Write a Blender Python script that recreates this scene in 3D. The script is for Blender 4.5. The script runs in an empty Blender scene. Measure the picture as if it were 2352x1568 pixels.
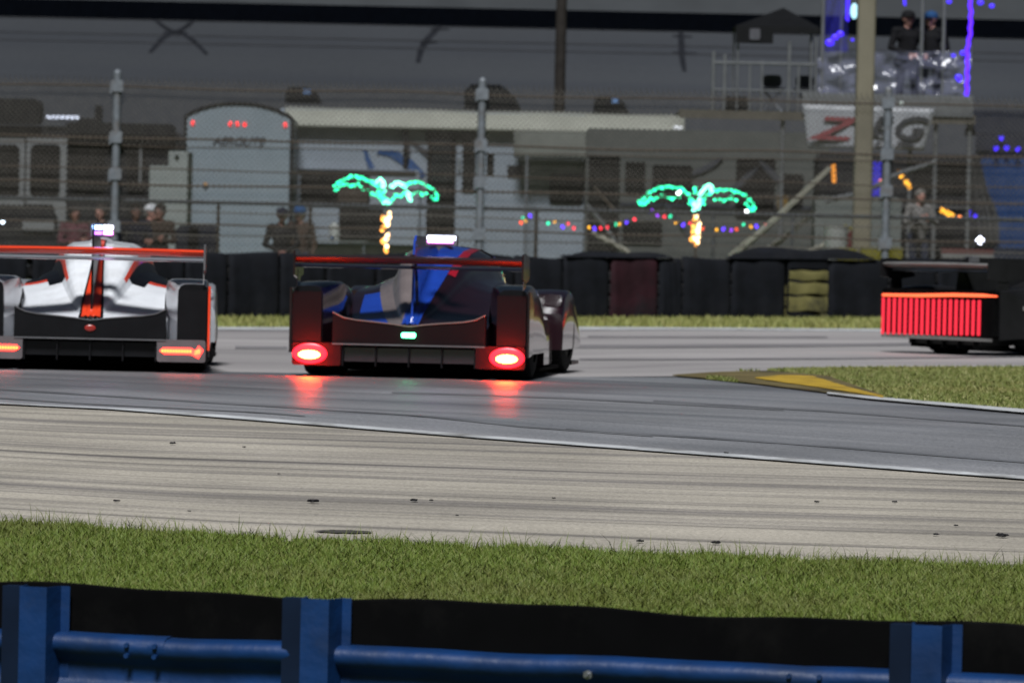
import bpy, bmesh, math, random
import numpy as np
from mathutils import Vector, Matrix

random.seed(7); rng = np.random.default_rng(7)
R = math.radians
scene = bpy.context.scene
COL = scene.collection

# ------------------------------------------------------------------ camera
F = 12070.0                      # focal length in units of a 2352-wide frame
W2, H2 = 1176.0, 784.0
CAM = Vector((0, 0, 0.9))
pit = math.atan((H2 - 603.0) / F); rol = R(1.25)
fw = Vector((0, math.cos(pit), -math.sin(pit)))
r0 = Vector((1, 0, 0)); u0 = Vector((0, math.sin(pit), math.cos(pit)))
rt = r0 * math.cos(rol) + u0 * math.sin(rol)
up = -r0 * math.sin(rol) + u0 * math.cos(rol)
cd = bpy.data.cameras.new('camera'); cam = bpy.data.objects.new('camera', cd); COL.objects.link(cam)
m = Matrix.Identity(4)
for i in range(3):
    m[i][0] = rt[i]; m[i][1] = up[i]; m[i][2] = -fw[i]; m[i][3] = CAM[i]
cam.matrix_world = m
cd.sensor_width = 36; cd.lens = 36 * F / 2352.0
cd.clip_start = 0.5; cd.clip_end = 2000
cd.dof.use_dof = True; cd.dof.focus_distance = 25.0; cd.dof.aperture_fstop = 7.0
scene.camera = cam

# ------------------------------------------------------------------ world, sun, exposure
SUN_EL, SUN_AZ = R(52), R(187)   # floodlight direction: from behind the camera, a touch from the left
wd = bpy.data.worlds.new('World'); scene.world = wd; wd.use_nodes = True
wn = wd.node_tree.nodes; wl = wd.node_tree.links
sky = wn.new('ShaderNodeTexSky'); sky.sky_type = 'NISHITA'; sky.sun_disc = False
sky.sun_elevation = SUN_EL; sky.sun_rotation = SUN_AZ
wl.new(sky.outputs[0], wn['Background'].inputs[0]); wn['Background'].inputs[1].default_value = 0.006
sd = bpy.data.lights.new('sun', 'SUN'); sd.energy = 3.0; sd.angle = R(13); sd.color = (0.97, 0.985, 1.0)
sun = bpy.data.objects.new('sun', sd); COL.objects.link(sun)
sdir = Vector((math.sin(SUN_AZ) * math.cos(SUN_EL), math.cos(SUN_AZ) * math.cos(SUN_EL), math.sin(SUN_EL)))
sun.rotation_euler = sdir.to_track_quat('Z', 'Y').to_euler()
vs = scene.view_settings
vs.view_transform = 'Standard'; vs.look = 'None'; vs.exposure = 0.75; vs.gamma = 1.0; vs.use_curve_mapping = False
scene.cycles.max_bounces = 8; scene.cycles.transparent_max_bounces = 24
scene.cycles.sample_clamp_indirect = 6.0

# ------------------------------------------------------------------ projection helpers (a photo point at a chosen real distance)
def at(px, py, D):
    d = fw + rt * ((px - W2) / F) + up * ((H2 - py) / F)
    return CAM + d * (D / d.y)
def sc(D): return D / F           # metres per frame unit at distance D

def zg(x, y):
    """ground height"""
    z = 0.0
    if y < 30:
        z -= 0.035 * (30 - max(y, 19.2))
        if y < 19.2:
            t = min(1.0, (19.2 - y) / 2.0); z -= 0.62 * t * t * (3 - 2 * t)
            if y < 14: z += 0.025 * (14 - y)
    if y > 50:
        t = min(1.0, (y - 50) / 30.0); xx = max(-20, min(20, x))
        z += t * (0.0135 * xx + 0.004)
    if y > 97:
        t = min(1.0, (y - 97) / 8.0); z += 0.45 * t * t * (3 - 2 * t)
    return z
def hit(px, py, lo=18.0, hi=130.0):
    for _ in range(60):
        mid = (lo + hi) / 2; p = at(px, py, mid)
        if p.z > zg(p.x, p.y): lo = mid
        else: hi = mid
    p = at(px, py, lo); return Vector((p.x, p.y, zg(p.x, p.y)))

# ------------------------------------------------------------------ materials
def nodes_of(name):
    mt = bpy.data.materials.new(name); mt.use_nodes = True
    nt = mt.node_tree; return mt, nt, nt.nodes, nt.links, nt.nodes['Principled BSDF']
def rgba(c): return (c[0], c[1], c[2], 1.0)
def mat(name, c, rough=0.5, metal=0.0, var=0.12, scale=6.0, bump=0.0, bscale=40.0, spec=0.5, coat=0.0, dirt=None, dirt_amt=0.35):
    if rough >= 0.6 and spec == 0.5: spec = 0.15
    mt, nt, n, l, b = nodes_of(name)
    tc = n.new('ShaderNodeTexCoord')
    nz = n.new('ShaderNodeTexNoise'); nz.inputs['Scale'].default_value = scale; nz.inputs['Detail'].default_value = 6
    l.new(tc.outputs['Object'], nz.inputs['Vector'])
    mx = n.new('ShaderNodeMix'); mx.data_type = 'RGBA'
    rp = n.new('ShaderNodeMapRange'); rp.inputs[1].default_value = 0.3; rp.inputs[2].default_value = 0.7
    l.new(nz.outputs[0], rp.inputs[0]); l.new(rp.outputs[0], mx.inputs[0])
    mx.inputs[6].default_value = rgba([v * (1 - var) for v in c]); mx.inputs[7].default_value = rgba([min(1, v * (1 + var)) for v in c])
    out = mx.outputs[2]
    if dirt:
        n2 = n.new('ShaderNodeTexNoise'); n2.inputs['Scale'].default_value = scale * 0.37; n2.inputs['Detail'].default_value = 8
        n2.inputs['Roughness'].default_value = 0.7; l.new(tc.outputs['Object'], n2.inputs['Vector'])
        r2 = n.new('ShaderNodeMapRange'); r2.inputs[1].default_value = 0.5; r2.inputs[2].default_value = 0.72; r2.inputs[4].default_value = dirt_amt * 2
        l.new(n2.outputs[0], r2.inputs[0])
        m2 = n.new('ShaderNodeMix'); m2.data_type = 'RGBA'; l.new(r2.outputs[0], m2.inputs[0]); l.new(out, m2.inputs[6])
        m2.inputs[7].default_value = rgba(dirt); out = m2.outputs[2]
    l.new(out, b.inputs['Base Color'])
    b.inputs['Roughness'].default_value = rough; b.inputs['Metallic'].default_value = metal
    b.inputs['Specular IOR Level'].default_value = spec; b.inputs['Coat Weight'].default_value = coat
    if bump:
        n3 = n.new('ShaderNodeTexNoise'); n3.inputs['Scale'].default_value = bscale; n3.inputs['Detail'].default_value = 4
        l.new(tc.outputs['Object'], n3.inputs['Vector'])
        bp = n.new('ShaderNodeBump'); bp.inputs['Strength'].default_value = bump; bp.inputs['Distance'].default_value = 0.02
        l.new(n3.outputs[0], bp.inputs['Height']); l.new(bp.outputs[0], b.inputs['Normal'])
    return mt
def glow(name, c, strength, base=(0.02, 0.02, 0.02)):
    mt, nt, n, l, b = nodes_of(name)
    b.inputs['Base Color'].default_value = rgba(base); b.inputs['Roughness'].default_value = 0.3
    b.inputs['Emission Color'].default_value = rgba(c); b.inputs['Emission Strength'].default_value = strength
    return mt
def glassy(name, c=(0.8, 0.85, 0.9), alpha=0.3, rough=0.08):
    mt, nt, n, l, b = nodes_of(name)
    b.inputs['Base Color'].default_value = rgba(c); b.inputs['Roughness'].default_value = rough
    b.inputs['Alpha'].default_value = alpha; b.inputs['Specular IOR Level'].default_value = 0.8
    return mt
def paved(name, light, dark, along, across, speck=70.0, dark_lo=0.42, dark_hi=0.62, rough=0.7, spec=0.3, patch=None, speck_amt=0.35, bump=0.25, lines=None):
    """pavement laid in sheet UV (metres along, metres across): rubbered streaks run along"""
    mt, nt, n, l, b = nodes_of(name)
    uv = n.new('ShaderNodeUVMap'); tc = n.new('ShaderNodeTexCoord')
    mp = n.new('ShaderNodeMapping'); mp.inputs['Scale'].default_value = (along, across, 1); l.new(uv.outputs[0], mp.inputs[0])
    nz = n.new('ShaderNodeTexNoise'); nz.inputs['Scale'].default_value = 1.0; nz.inputs['Detail'].default_value = 5; nz.inputs['Roughness'].default_value = 0.62
    nz.inputs['Distortion'].default_value = 0.25
    l.new(mp.outputs[0], nz.inputs['Vector'])
    rp = n.new('ShaderNodeMapRange'); rp.inputs[1].default_value = dark_lo; rp.inputs[2].default_value = dark_hi; l.new(nz.outputs[0], rp.inputs[0])
    mx = n.new('ShaderNodeMix'); mx.data_type = 'RGBA'; l.new(rp.outputs[0], mx.inputs[0])
    mx.inputs[6].default_value = rgba(light); mx.inputs[7].default_value = rgba(dark); out = mx.outputs[2]
    if lines:
        m3 = n.new('ShaderNodeMapping'); m3.inputs['Scale'].default_value = (lines[0], lines[1], 1); m3.inputs['Location'].default_value = (3.1, 7.7, 0)
        l.new(uv.outputs[0], m3.inputs[0])
        n4 = n.new('ShaderNodeTexNoise'); n4.inputs['Scale'].default_value = 1.0; n4.inputs['Detail'].default_value = 3; l.new(m3.outputs[0], n4.inputs['Vector'])
        r4 = n.new('ShaderNodeMapRange'); r4.inputs[1].default_value = lines[2]; r4.inputs[2].default_value = lines[3]; r4.inputs[4].default_value = lines[4]
        l.new(n4.outputs[0], r4.inputs[0])
        m4 = n.new('ShaderNodeMix'); m4.data_type = 'RGBA'; l.new(r4.outputs[0], m4.inputs[0]); l.new(out, m4.inputs[6])
        m4.inputs[7].default_value = rgba([v * 0.45 for v in dark]); out = m4.outputs[2]
    if patch:
        n5 = n.new('ShaderNodeTexNoise'); n5.inputs['Scale'].default_value = patch[0]; n5.inputs['Detail'].default_value = 3; l.new(tc.outputs['Object'], n5.inputs['Vector'])
        r5 = n.new('ShaderNodeMapRange'); r5.inputs[1].default_value = 0.38; r5.inputs[2].default_value = 0.62; r5.inputs[3].default_value = 1 - patch[1]; r5.inputs[4].default_value = 1 + patch[1]
        l.new(n5.outputs[0], r5.inputs[0])
        m5 = n.new('ShaderNodeVectorMath'); m5.operation = 'SCALE'; l.new(out, m5.inputs[0]); l.new(r5.outputs[0], m5.inputs['Scale']); out = m5.outputs[0]
    n6 = n.new('ShaderNodeTexNoise'); n6.inputs['Scale'].default_value = speck; n6.inputs['Detail'].default_value = 2; n6.inputs['Roughness'].default_value = 0.8
    l.new(tc.outputs['Object'], n6.inputs['Vector'])
    r6 = n.new('ShaderNodeMapRange'); r6.inputs[1].default_value = 0.3; r6.inputs[2].default_value = 0.7; r6.inputs[3].default_value = 1 - speck_amt; r6.inputs[4].default_value = 1 + speck_amt
    l.new(n6.outputs[0], r6.inputs[0])
    m6 = n.new('ShaderNodeVectorMath'); m6.operation = 'SCALE'; l.new(out, m6.inputs[0]); l.new(r6.outputs[0], m6.inputs['Scale'])
    l.new(m6.outputs[0], b.inputs['Base Color'])
    b.inputs['Roughness'].default_value = rough; b.inputs['Specular IOR Level'].default_value = spec
    bp = n.new('ShaderNodeBump'); bp.inputs['Strength'].default_value = bump; bp.inputs['Distance'].default_value = 0.004
    l.new(n6.outputs[0], bp.inputs['Height']); l.new(bp.outputs[0], b.inputs['Normal'])
    return mt
def blade_mat(name, stops, patch_scale=1.2, patch_col=(0.16, 0.13, 0.05), patch_amt=0.5):
    mt, nt, n, l, b = nodes_of(name)
    uv = n.new('ShaderNodeUVMap'); sp = n.new('ShaderNodeSeparateXYZ'); l.new(uv.outputs[0], sp.inputs[0])
    cr = n.new('ShaderNodeValToRGB'); e = cr.color_ramp.elements
    e[0].position = 0; e[0].color = rgba(stops[0]); e[1].position = 1; e[1].color = rgba(stops[-1])
    for k, s in enumerate(stops[1:-1]):
        q = e.new((k + 1) / (len(stops) - 1)); q.color = rgba(s)
    l.new(sp.outputs[0], cr.inputs[0])
    tc = n.new('ShaderNodeTexCoord'); nz = n.new('ShaderNodeTexNoise'); nz.inputs['Scale'].default_value = patch_scale; nz.inputs['Detail'].default_value = 4
    l.new(tc.outputs['Object'], nz.inputs['Vector'])
    rp = n.new('ShaderNodeMapRange'); rp.inputs[1].default_value = 0.5; rp.inputs[2].default_value = 0.75; rp.inputs[4].default_value = patch_amt; l.new(nz.outputs[0], rp.inputs[0])
    mx = n.new('ShaderNodeMix'); mx.data_type = 'RGBA'; l.new(rp.outputs[0], mx.inputs[0]); l.new(cr.outputs[0], mx.inputs[6]); mx.inputs[7].default_value = rgba(patch_col)
    l.new(mx.outputs[2], b.inputs['Base Color']); b.inputs['Roughness'].default_value = 0.6; b.inputs['Specular IOR Level'].default_value = 0.25
    return mt

M = {}
M['black'] = mat('black_composite', (0.0045, 0.0045, 0.0055), 0.35, var=0.3, spec=0.25)
M['matt_black'] = mat('matt_black', (0.0013, 0.0013, 0.0015), 0.85, var=0.3, spec=0.06, dirt=(0.006, 0.0058, 0.0055), dirt_amt=0.4)
M['rubber'] = mat('tyre_rubber', (0.009, 0.009, 0.010), 0.8, var=0.35, bump=0.4, spec=0.2, dirt=(0.03, 0.028, 0.025), dirt_amt=0.25)
M['white_paint'] = mat('white_car_paint', (0.84, 0.86, 0.90), 0.22, var=0.05, coat=0.6, dirt=(0.45, 0.44, 0.43), dirt_amt=0.25)
M['silver'] = mat('silver_car_paint', (0.42, 0.43, 0.46), 0.28, metal=0.4, var=0.08, coat=0.5)
M['orange'] = mat('orange_red_paint', (0.75, 0.055, 0.015), 0.3, var=0.05, coat=0.5)
M['grey_panel'] = mat('grey_panel', (0.09, 0.09, 0.095), 0.4, var=0.15)
M['steel'] = mat('steel', (0.35, 0.36, 0.38), 0.35, metal=0.9, var=0.15)
M['galv'] = mat('galvanised_steel', (0.145, 0.16, 0.18), 0.5, metal=0.25, var=0.2, scale=12, dirt=(0.10, 0.07, 0.045), dirt_amt=0.3)
M['rust'] = mat('rusty_cable', (0.062, 0.050, 0.040), 0.8, var=0.3, scale=20)
M['wire'] = mat('fence_wire', (0.10, 0.092, 0.082), 0.6, metal=0.2, var=0.2)
M['skin'] = mat('skin', (0.36, 0.18, 0.14), 0.55, var=0.1)
M['glass_dark'] = mat('dark_glass', (0.012, 0.013, 0.015), 0.12, var=0.2, spec=0.7)

# ------------------------------------------------------------------ mesh helpers
class MB:
    def __init__(s): s.v = []; s.f = []; s.m = []
    def add(s, vs, fs, mi=0):
        o = len(s.v); s.v += [tuple(p) for p in vs]
        for f in fs: s.f.append([i + o for i in f]); s.m.append(mi)
        return s
    def box(s, x0, x1, y0, y1, z0, z1, mi=0):
        vs = [(x, y, z) for z in (z0, z1) for y in (y0, y1) for x in (x0, x1)]
        return s.add(vs, [(0, 2, 3, 1), (4, 5, 7, 6), (0, 1, 5, 4), (2, 6, 7, 3), (0, 4, 6, 2), (1, 3, 7, 5)], mi)
    def rbox(s, x0, x1, y0, y1, z0, z1, r=0.02, axis='z', seg=3, mi=0):
        """box with rounded edges along one axis"""
        a = {'z': (x0, x1, y0, y1, z0, z1), 'y': (x0, x1, z0, z1, y0, y1), 'x': (y0, y1, z0, z1, x0, x1)}[axis]
        u0_, u1_, v0, v1, w0, w1 = a; r = min(r, (u1_ - u0_) / 2.01, (v1 - v0) / 2.01); ring = []
        for (cx, cy, a0) in ((u1_ - r, v1 - r, 0), (u0_ + r, v1 - r, 90), (u0_ + r, v0 + r, 180), (u1_ - r, v0 + r, 270)):
            for k in range(seg + 1):
                t = R(a0 + 90 * k / seg); ring.append((cx + r * math.cos(t), cy + r * math.sin(t)))
        n = len(ring)
        def mk(u, v, w): return {'z': (u, v, w), 'y': (u, w, v), 'x': (w, u, v)}[axis]
        vs = [mk(u, v, w0) for u, v in ring] + [mk(u, v, w1) for u, v in ring]
        fs = [(i, (i + 1) % n, n + (i + 1) % n, n + i) for i in range(n)] + [tuple(range(n))[::-1], tuple(range(n, 2 * n))]
        return s.add(vs, fs, mi)
    def tube(s, pts, r, n=6, mi=0, caps=True):
        pts = [Vector(p) for p in pts]; rr = r if isinstance(r, (list, tuple)) else [r] * len(pts); vs = []; fs = []
        ref = None
        for i, p in enumerate(pts):
            d = (pts[min(i + 1, len(pts) - 1)] - pts[max(i - 1, 0)])
            d = d.normalized() if d.length > 1e-9 else Vector((0, 0, 1))
            if ref is None: ref = Vector((0, 0, 1)) if abs(d.z) < 0.9 else Vector((1, 0, 0))
            a = d.cross(ref).normalized(); b = a.cross(d).normalized(); ref = b
            for k in range(n):
                t = 2 * math.pi * (k + 0.5) / n; vs.append(p + a * (rr[i] * math.cos(t)) + b * (rr[i] * math.sin(t)))
        for i in range(len(pts) - 1):
            for k in range(n):
                fs.append((i * n + k, i * n + (k + 1) % n, (i + 1) * n + (k + 1) % n, (i + 1) * n + k))
        if caps: fs += [tuple(range(n))[::-1], tuple(range((len(pts) - 1) * n, len(pts) * n))]
        return s.add(vs, fs, mi)
    def loft(s, secs, closed=False, caps=False, mi=0, mif=None):
        n = len(secs[0]); o = len(s.v)
        for q in secs: s.v += [tuple(p) for p in q]
        for i in range(len(secs) - 1):
            for k in range(n if closed else n - 1):
                s.f.append([o + i * n + k, o + i * n + (k + 1) % n, o + (i + 1) * n + (k + 1) % n, o + (i + 1) * n + k])
                s.m.append(mif(i, k) if mif else mi)
        if caps:
            s.f.append([o + k for k in range(n)][::-1]); s.m.append(mi)
            s.f.append([o + (len(secs) - 1) * n + k for k in range(n)]); s.m.append(mi)
        return s
    def prism(s, poly, d0, d1, axis='y', mi=0):
        n = len(poly)
        def mk(u, v, w): return {'y': (u, w, v), 'x': (w, u, v), 'z': (u, v, w)}[axis]
        vs = [mk(u, v, d0) for u, v in poly] + [mk(u, v, d1) for u, v in poly]
        fs = [(i, (i + 1) % n, n + (i + 1) % n, n + i) for i in range(n)] + [tuple(range(n))[::-1], tuple(range(n, 2 * n))]
        return s.add(vs, fs, mi)
    def ball(s, c, r, n=8, m_=6, mi=0, sq=(1, 1, 1)):
        vs = [(c[0], c[1], c[2] + r * sq[2])]
        for i in range(1, m_):
            t = math.pi * i / m_
            for k in range(n):
                a = 2 * math.pi * k / n
                vs.append((c[0] + r * sq[0] * math.sin(t) * math.cos(a), c[1] + r * sq[1] * math.sin(t) * math.sin(a), c[2] + r * sq[2] * math.cos(t)))
        vs.append((c[0], c[1], c[2] - r * sq[2])); fs = [(0, 1 + k, 1 + (k + 1) % n) for k in range(n)]
        for i in range(m_ - 2):
            for k in range(n): fs.append((1 + i * n + k, 1 + (i + 1) * n + k, 1 + (i + 1) * n + (k + 1) % n, 1 + i * n + (k + 1) % n))
        L = len(vs) - 1; b = 1 + (m_ - 2) * n
        fs += [(L, b + (k + 1) % n, b + k) for k in range(n)]
        return s.add(vs, fs, mi)
    def mesh(s, name, mats, smooth=False, off=None):
        me = bpy.data.meshes.new(name)
        v = s.v if off is None else [(p[0] - off[0], p[1] - off[1], p[2] - off[2]) for p in s.v]
        me.from_pydata(v, [], s.f)
        for mm in (mats if isinstance(mats, (list, tuple)) else [mats]): me.materials.append(mm)
        if any(s.m): me.polygons.foreach_set('material_index', s.m)
        bm = bmesh.new(); bm.from_mesh(me); bmesh.ops.recalc_face_normals(bm, faces=bm.faces); bm.to_mesh(me); bm.free()
        if smooth:
            me.polygons.foreach_set('use_smooth', [True] * len(me.polygons))
            try: me.set_sharp_from_angle(angle=R(40))
            except Exception: pass
        me.update(); return me
    def build(s, name, mats, parent=None, smooth=False, world=True):
        """world=True: points are world points, stored relative to the (unrotated) parent"""
        off = root_of(parent) if (parent is not None and world) else None
        o = bpy.data.objects.new(name, s.mesh(name, mats, smooth, off)); COL.objects.link(o)
        if parent is not None: o.parent = parent
        return o
def root_of(p):
    v = Vector((0, 0, 0))
    while p is not None: v = v + p.location; p = p.parent
    return v
def tag(o, label=None, cat=None, group=None, kind=None):
    if label: o['label'] = label
    if cat: o['category'] = cat
    if group: o['group'] = group
    if kind: o['kind'] = kind
    return o
def thing(name, label, cat, loc=(0, 0, 0), rz=0.0, group=None):
    o = bpy.data.objects.new(name, None); COL.objects.link(o); o.location = loc; o.rotation_euler = (0, 0, rz); o.empty_display_size = 0.3
    return tag(o, label, cat, group)
def link(name, me, parent=None, loc=(0, 0, 0), rot=(0, 0, 0), scale=(1, 1, 1)):
    o = bpy.data.objects.new(name, me); COL.objects.link(o); o.location = loc; o.rotation_euler = rot; o.scale = scale
    if parent is not None: o.parent = parent
    return o
def text_mesh(name, body, size, mats, extrude=0.004, shear=0.0, bold=0.0):
    cu = bpy.data.curves.new(name, 'FONT'); cu.body = body; cu.size = size; cu.extrude = extrude; cu.shear = shear; cu.offset = bold
    cu.align_x = 'CENTER'; cu.align_y = 'CENTER'
    t = bpy.data.objects.new(name, cu); COL.objects.link(t); bpy.context.view_layer.update()
    me = bpy.data.meshes.new_from_object(t.evaluated_get(bpy.context.evaluated_depsgraph_get()))
    bpy.data.objects.remove(t); bpy.data.curves.remove(cu)
    me.materials.clear(); me.materials.append(mats); me.name = name
    return me
def interp(x, xs, ys): return float(np.interp(x, xs, ys))
def resample(pl, n):
    pl = [Vector(p) for p in pl]; L = [0.0]
    for a, b in zip(pl, pl[1:]): L.append(L[-1] + (b - a).length)
    out = []
    for k in range(n):
        t = L[-1] * k / (n - 1)
        i = max(0, min(len(pl) - 2, int(np.searchsorted(L, t, side='right') - 1)))
        q = (t - L[i]) / max(1e-9, L[i + 1] - L[i]); out.append(pl[i].lerp(pl[i + 1], q))
    return out

# ------------------------------------------------------------------ the ground and its surfaces
def sheet(name, near, far, nu, nv, dz, material, kind='structure', parent=None):
    a = resample(near, nu); b = resample(far, nu); me = bpy.data.meshes.new(name)
    vs = []; uvs = []; fs = []
    ua = 0.0
    for i in range(nu):
        if i: ua += (a[i] - a[i - 1]).length
        for j in range(nv):
            p = a[i].lerp(b[i], j / (nv - 1)); vs.append((p.x, p.y, zg(p.x, p.y) + dz)); uvs.append((ua, (b[i] - a[i]).length * j / (nv - 1)))
    for i in range(nu - 1):
        for j in range(nv - 1):
            q = i * nv + j; fs.append((q, q + nv, q + nv + 1, q + 1))
    me.from_pydata(vs, [], fs); ul = me.uv_layers.new(name='UVMap')
    for lp in me.loops: ul.data[lp.index].uv = uvs[lp.vertex_index]
    me.materials.append(material); me.polygons.foreach_set('use_smooth', [True] * len(fs)); me.update()
    o = bpy.data.objects.new(name, me); COL.objects.link(o)
    if parent is not None: o.parent = parent
    if kind: o['kind'] = kind
    return o
M['dirt'] = mat('infield_soil', (0.045, 0.043, 0.026), 0.95, var=0.4, scale=1.5)
M['turf'] = mat('turf_soil', (0.060, 0.080, 0.018), 0.95, var=0.4, scale=5)
xs = sorted(set([-700, -300, -150, -80, -40, -25] + list(np.arange(-20, 21, 2.0)) + [25, 40, 80, 150, 300, 700]))
ys = sorted(set([-60, -20, 0, 5, 10, 13] + list(np.arange(14, 32, 0.5)) + list(np.arange(32, 110, 3.0)) + [120, 160, 300, 700, 1500]))
gb = MB(); gb.loft([[(x, y, zg(x, y)) for x in xs] for y in ys])
g = gb.build('ground', M['turf'], smooth=True); g['kind'] = 'structure'

GE = [(-900, 1168), (0, 1206), (600, 1243), (1176, 1266), (1800, 1292), (2352, 1310), (3300, 1345)]       # grass edge
WL = [(-900, 872), (0, 933), (560, 968), (1100, 1011), (1700, 1056), (2352, 1106), (3300, 1180)]          # white line, near side of the track
JN = [(-900, 824), (0, 843), (480, 856), (1000, 864), (1300, 868), (1560, 869), (1750, 888), (2000, 921), (2352, 952), (3300, 1035)]   # far side of the near asphalt
JF = [(-900, 824), (0, 843), (480, 856), (1000, 864), (1300, 868), (1560, 866), (1700, 857), (2000, 850), (2352, 848), (3300, 842)]    # near side of the far pavement
FE = [(-900, 748), (0, 751), (540, 753), (1340, 752), (2030, 757), (2352, 762), (3300, 778)]               # far edge of the pavement
H_ = lambda L: [hit(*p) for p in L]
ge, wl_, jn, jf, fe = map(H_, (GE, WL, JN, JF, FE))
M['runoff'] = paved('runoff_concrete', (0.335, 0.305, 0.258), (0.155, 0.142, 0.132), 0.10, 3.4, speck=55, dark_lo=0.46, dark_hi=0.66, patch=(0.6, 0.12), speck_amt=0.30, rough=0.75, spec=0.25, lines=(0.07, 6.0, 0.60, 0.68, 0.6))
M['asphalt'] = paved('track_asphalt', (0.195, 0.195, 0.204), (0.112, 0.116, 0.126), 0.06, 0.8, speck=60, patch=(0.22, 0.28), speck_amt=0.38, rough=0.42, spec=0.5, bump=0.03, lines=(0.05, 2.6, 0.62, 0.7, 0.6))
M['pavement'] = paved('far_pavement', (0.31, 0.292, 0.288), (0.21, 0.195, 0.197), 0.05, 0.35, speck=40, patch=(0.12, 0.10), speck_amt=0.15, rough=0.6, spec=0.35, lines=(0.04, 0.55, 0.58, 0.7, 0.55))
M['paint_white'] = mat('worn_white_paint', (0.40, 0.41, 0.42), 0.75, var=0.2, scale=4, dirt=(0.15, 0.145, 0.14), dirt_amt=0.7)
M['paint_yellow'] = mat('worn_yellow_paint', (0.36, 0.235, 0.03), 0.8, var=0.3, scale=3.5, dirt=(0.095, 0.075, 0.035), dirt_amt=0.8)
sheet('runoff_pavement', ge, wl_, 60, 24, 0.006, M['runoff'])
sheet('track', wl_, jn, 70, 40, 0.010, M['asphalt'])
sheet('far_pavement', jf, fe, 60, 30, 0.008, M['pavement'])
def offset_line(L, d):
    out = []
    for i, p in enumerate(L):
        q = L[min(i + 1, len(L) - 1)] - L[max(i - 1, 0)]; nn = Vector((-q.y, q.x, 0)).normalized(); out.append(p + nn * d)
    return out
wlr = resample(wl_, 90)
sheet('edge_line', offset_line(wlr, -0.02), offset_line(wlr, 0.16), 160, 3, 0.016, M['paint_white'])
fer = resample(fe, 60)
sheet('far_edge_line', offset_line(fer, -2.2), offset_line(fer, -0.1), 60, 4, 0.014, M['paint_white'])
# grass island on the inside of the corner
i_lo = [hit(*p) for p in [(1562, 868.5), (1750, 888), (2000, 921), (2352, 952), (3300, 1035)]]
i_hi = [hit(*p) for p in [(1562, 866.5), (1700, 857), (2000, 850), (2352, 848), (3300, 842)]]
sheet('grass_island', i_lo, i_hi, 60, 30, 0.016, M['turf'])
M['kerb'] = mat('stained_kerb', (0.115, 0.092, 0.042), 0.9, var=0.4, scale=2.0, dirt=(0.04, 0.038, 0.03), dirt_amt=0.8)
k_lo = [hit(*p) for p in [(1545, 868.5), (1650, 876), (1760, 890), (1900, 908), (2030, 923)]]
k_hi = [hit(*p) for p in [(1545, 866), (1640, 859.5), (1760, 856), (1900, 868), (2030, 914)]]
sheet('apex_kerb', k_lo, k_hi, 40, 20, 0.022, M['kerb'])
y_lo = [hit(*p) for p in [(1735, 876), (1800, 886), (1880, 897), (1970, 911), (2028, 922)]]
y_hi = [hit(*p) for p in [(1735, 874), (1800, 868), (1868, 871), (1950, 897), (2028, 917)]]
sheet('yellow_kerb_paint', y_lo, y_hi, 30, 12, 0.028, M['paint_yellow'])
w_lo = [hit(*p) for p in [(1900, 912), (2000, 924), (2352, 956), (3300, 1040)]]
w_hi = [hit(*p) for p in [(1900, 908), (2000, 918), (2352, 948), (3300, 1028)]]
sheet('island_edge_line', w_lo, w_hi, 40, 4, 0.026, M['paint_white'])

M['tyre_mark'] = mat('tyre_mark', (0.125, 0.127, 0.135), 0.5, var=0.3, scale=1.5, spec=0.4)
for near, wpx in (([(-200, 884), (0, 897), (600, 936), (1196, 984), (1500, 1006)], 1.8), ([(-200, 905), (200, 932), (700, 960)], 1.4), ([(1500, 925), (1900, 948), (2500, 995)], 2.0), ([(1300, 990), (1800, 1022), (2500, 1078)], 2.0), ([(900, 905), (1300, 918), (1800, 945)], 2.0)):
    sheet('tyre_mark', [hit(px, py + wpx) for px, py in near], [hit(px, py - wpx) for px, py in near], 60, 3, 0.0135, M['tyre_mark'])
for near, wpx in (([(1310, 798), (1700, 797), (2150, 792)], 3.5), ([(540, 800), (660, 801)], 3.0), ([(1350, 775), (1900, 776)], 1.5), ([(1330, 828), (1900, 826), (2400, 820)], 2.0)):
    sheet('tyre_mark', [hit(px, py + wpx) for px, py in near], [hit(px, py - wpx) for px, py in near], 40, 3, 0.0135, mat('far_tyre_mark', (0.16, 0.152, 0.157), 0.7, var=0.25, scale=1.0))

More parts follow.
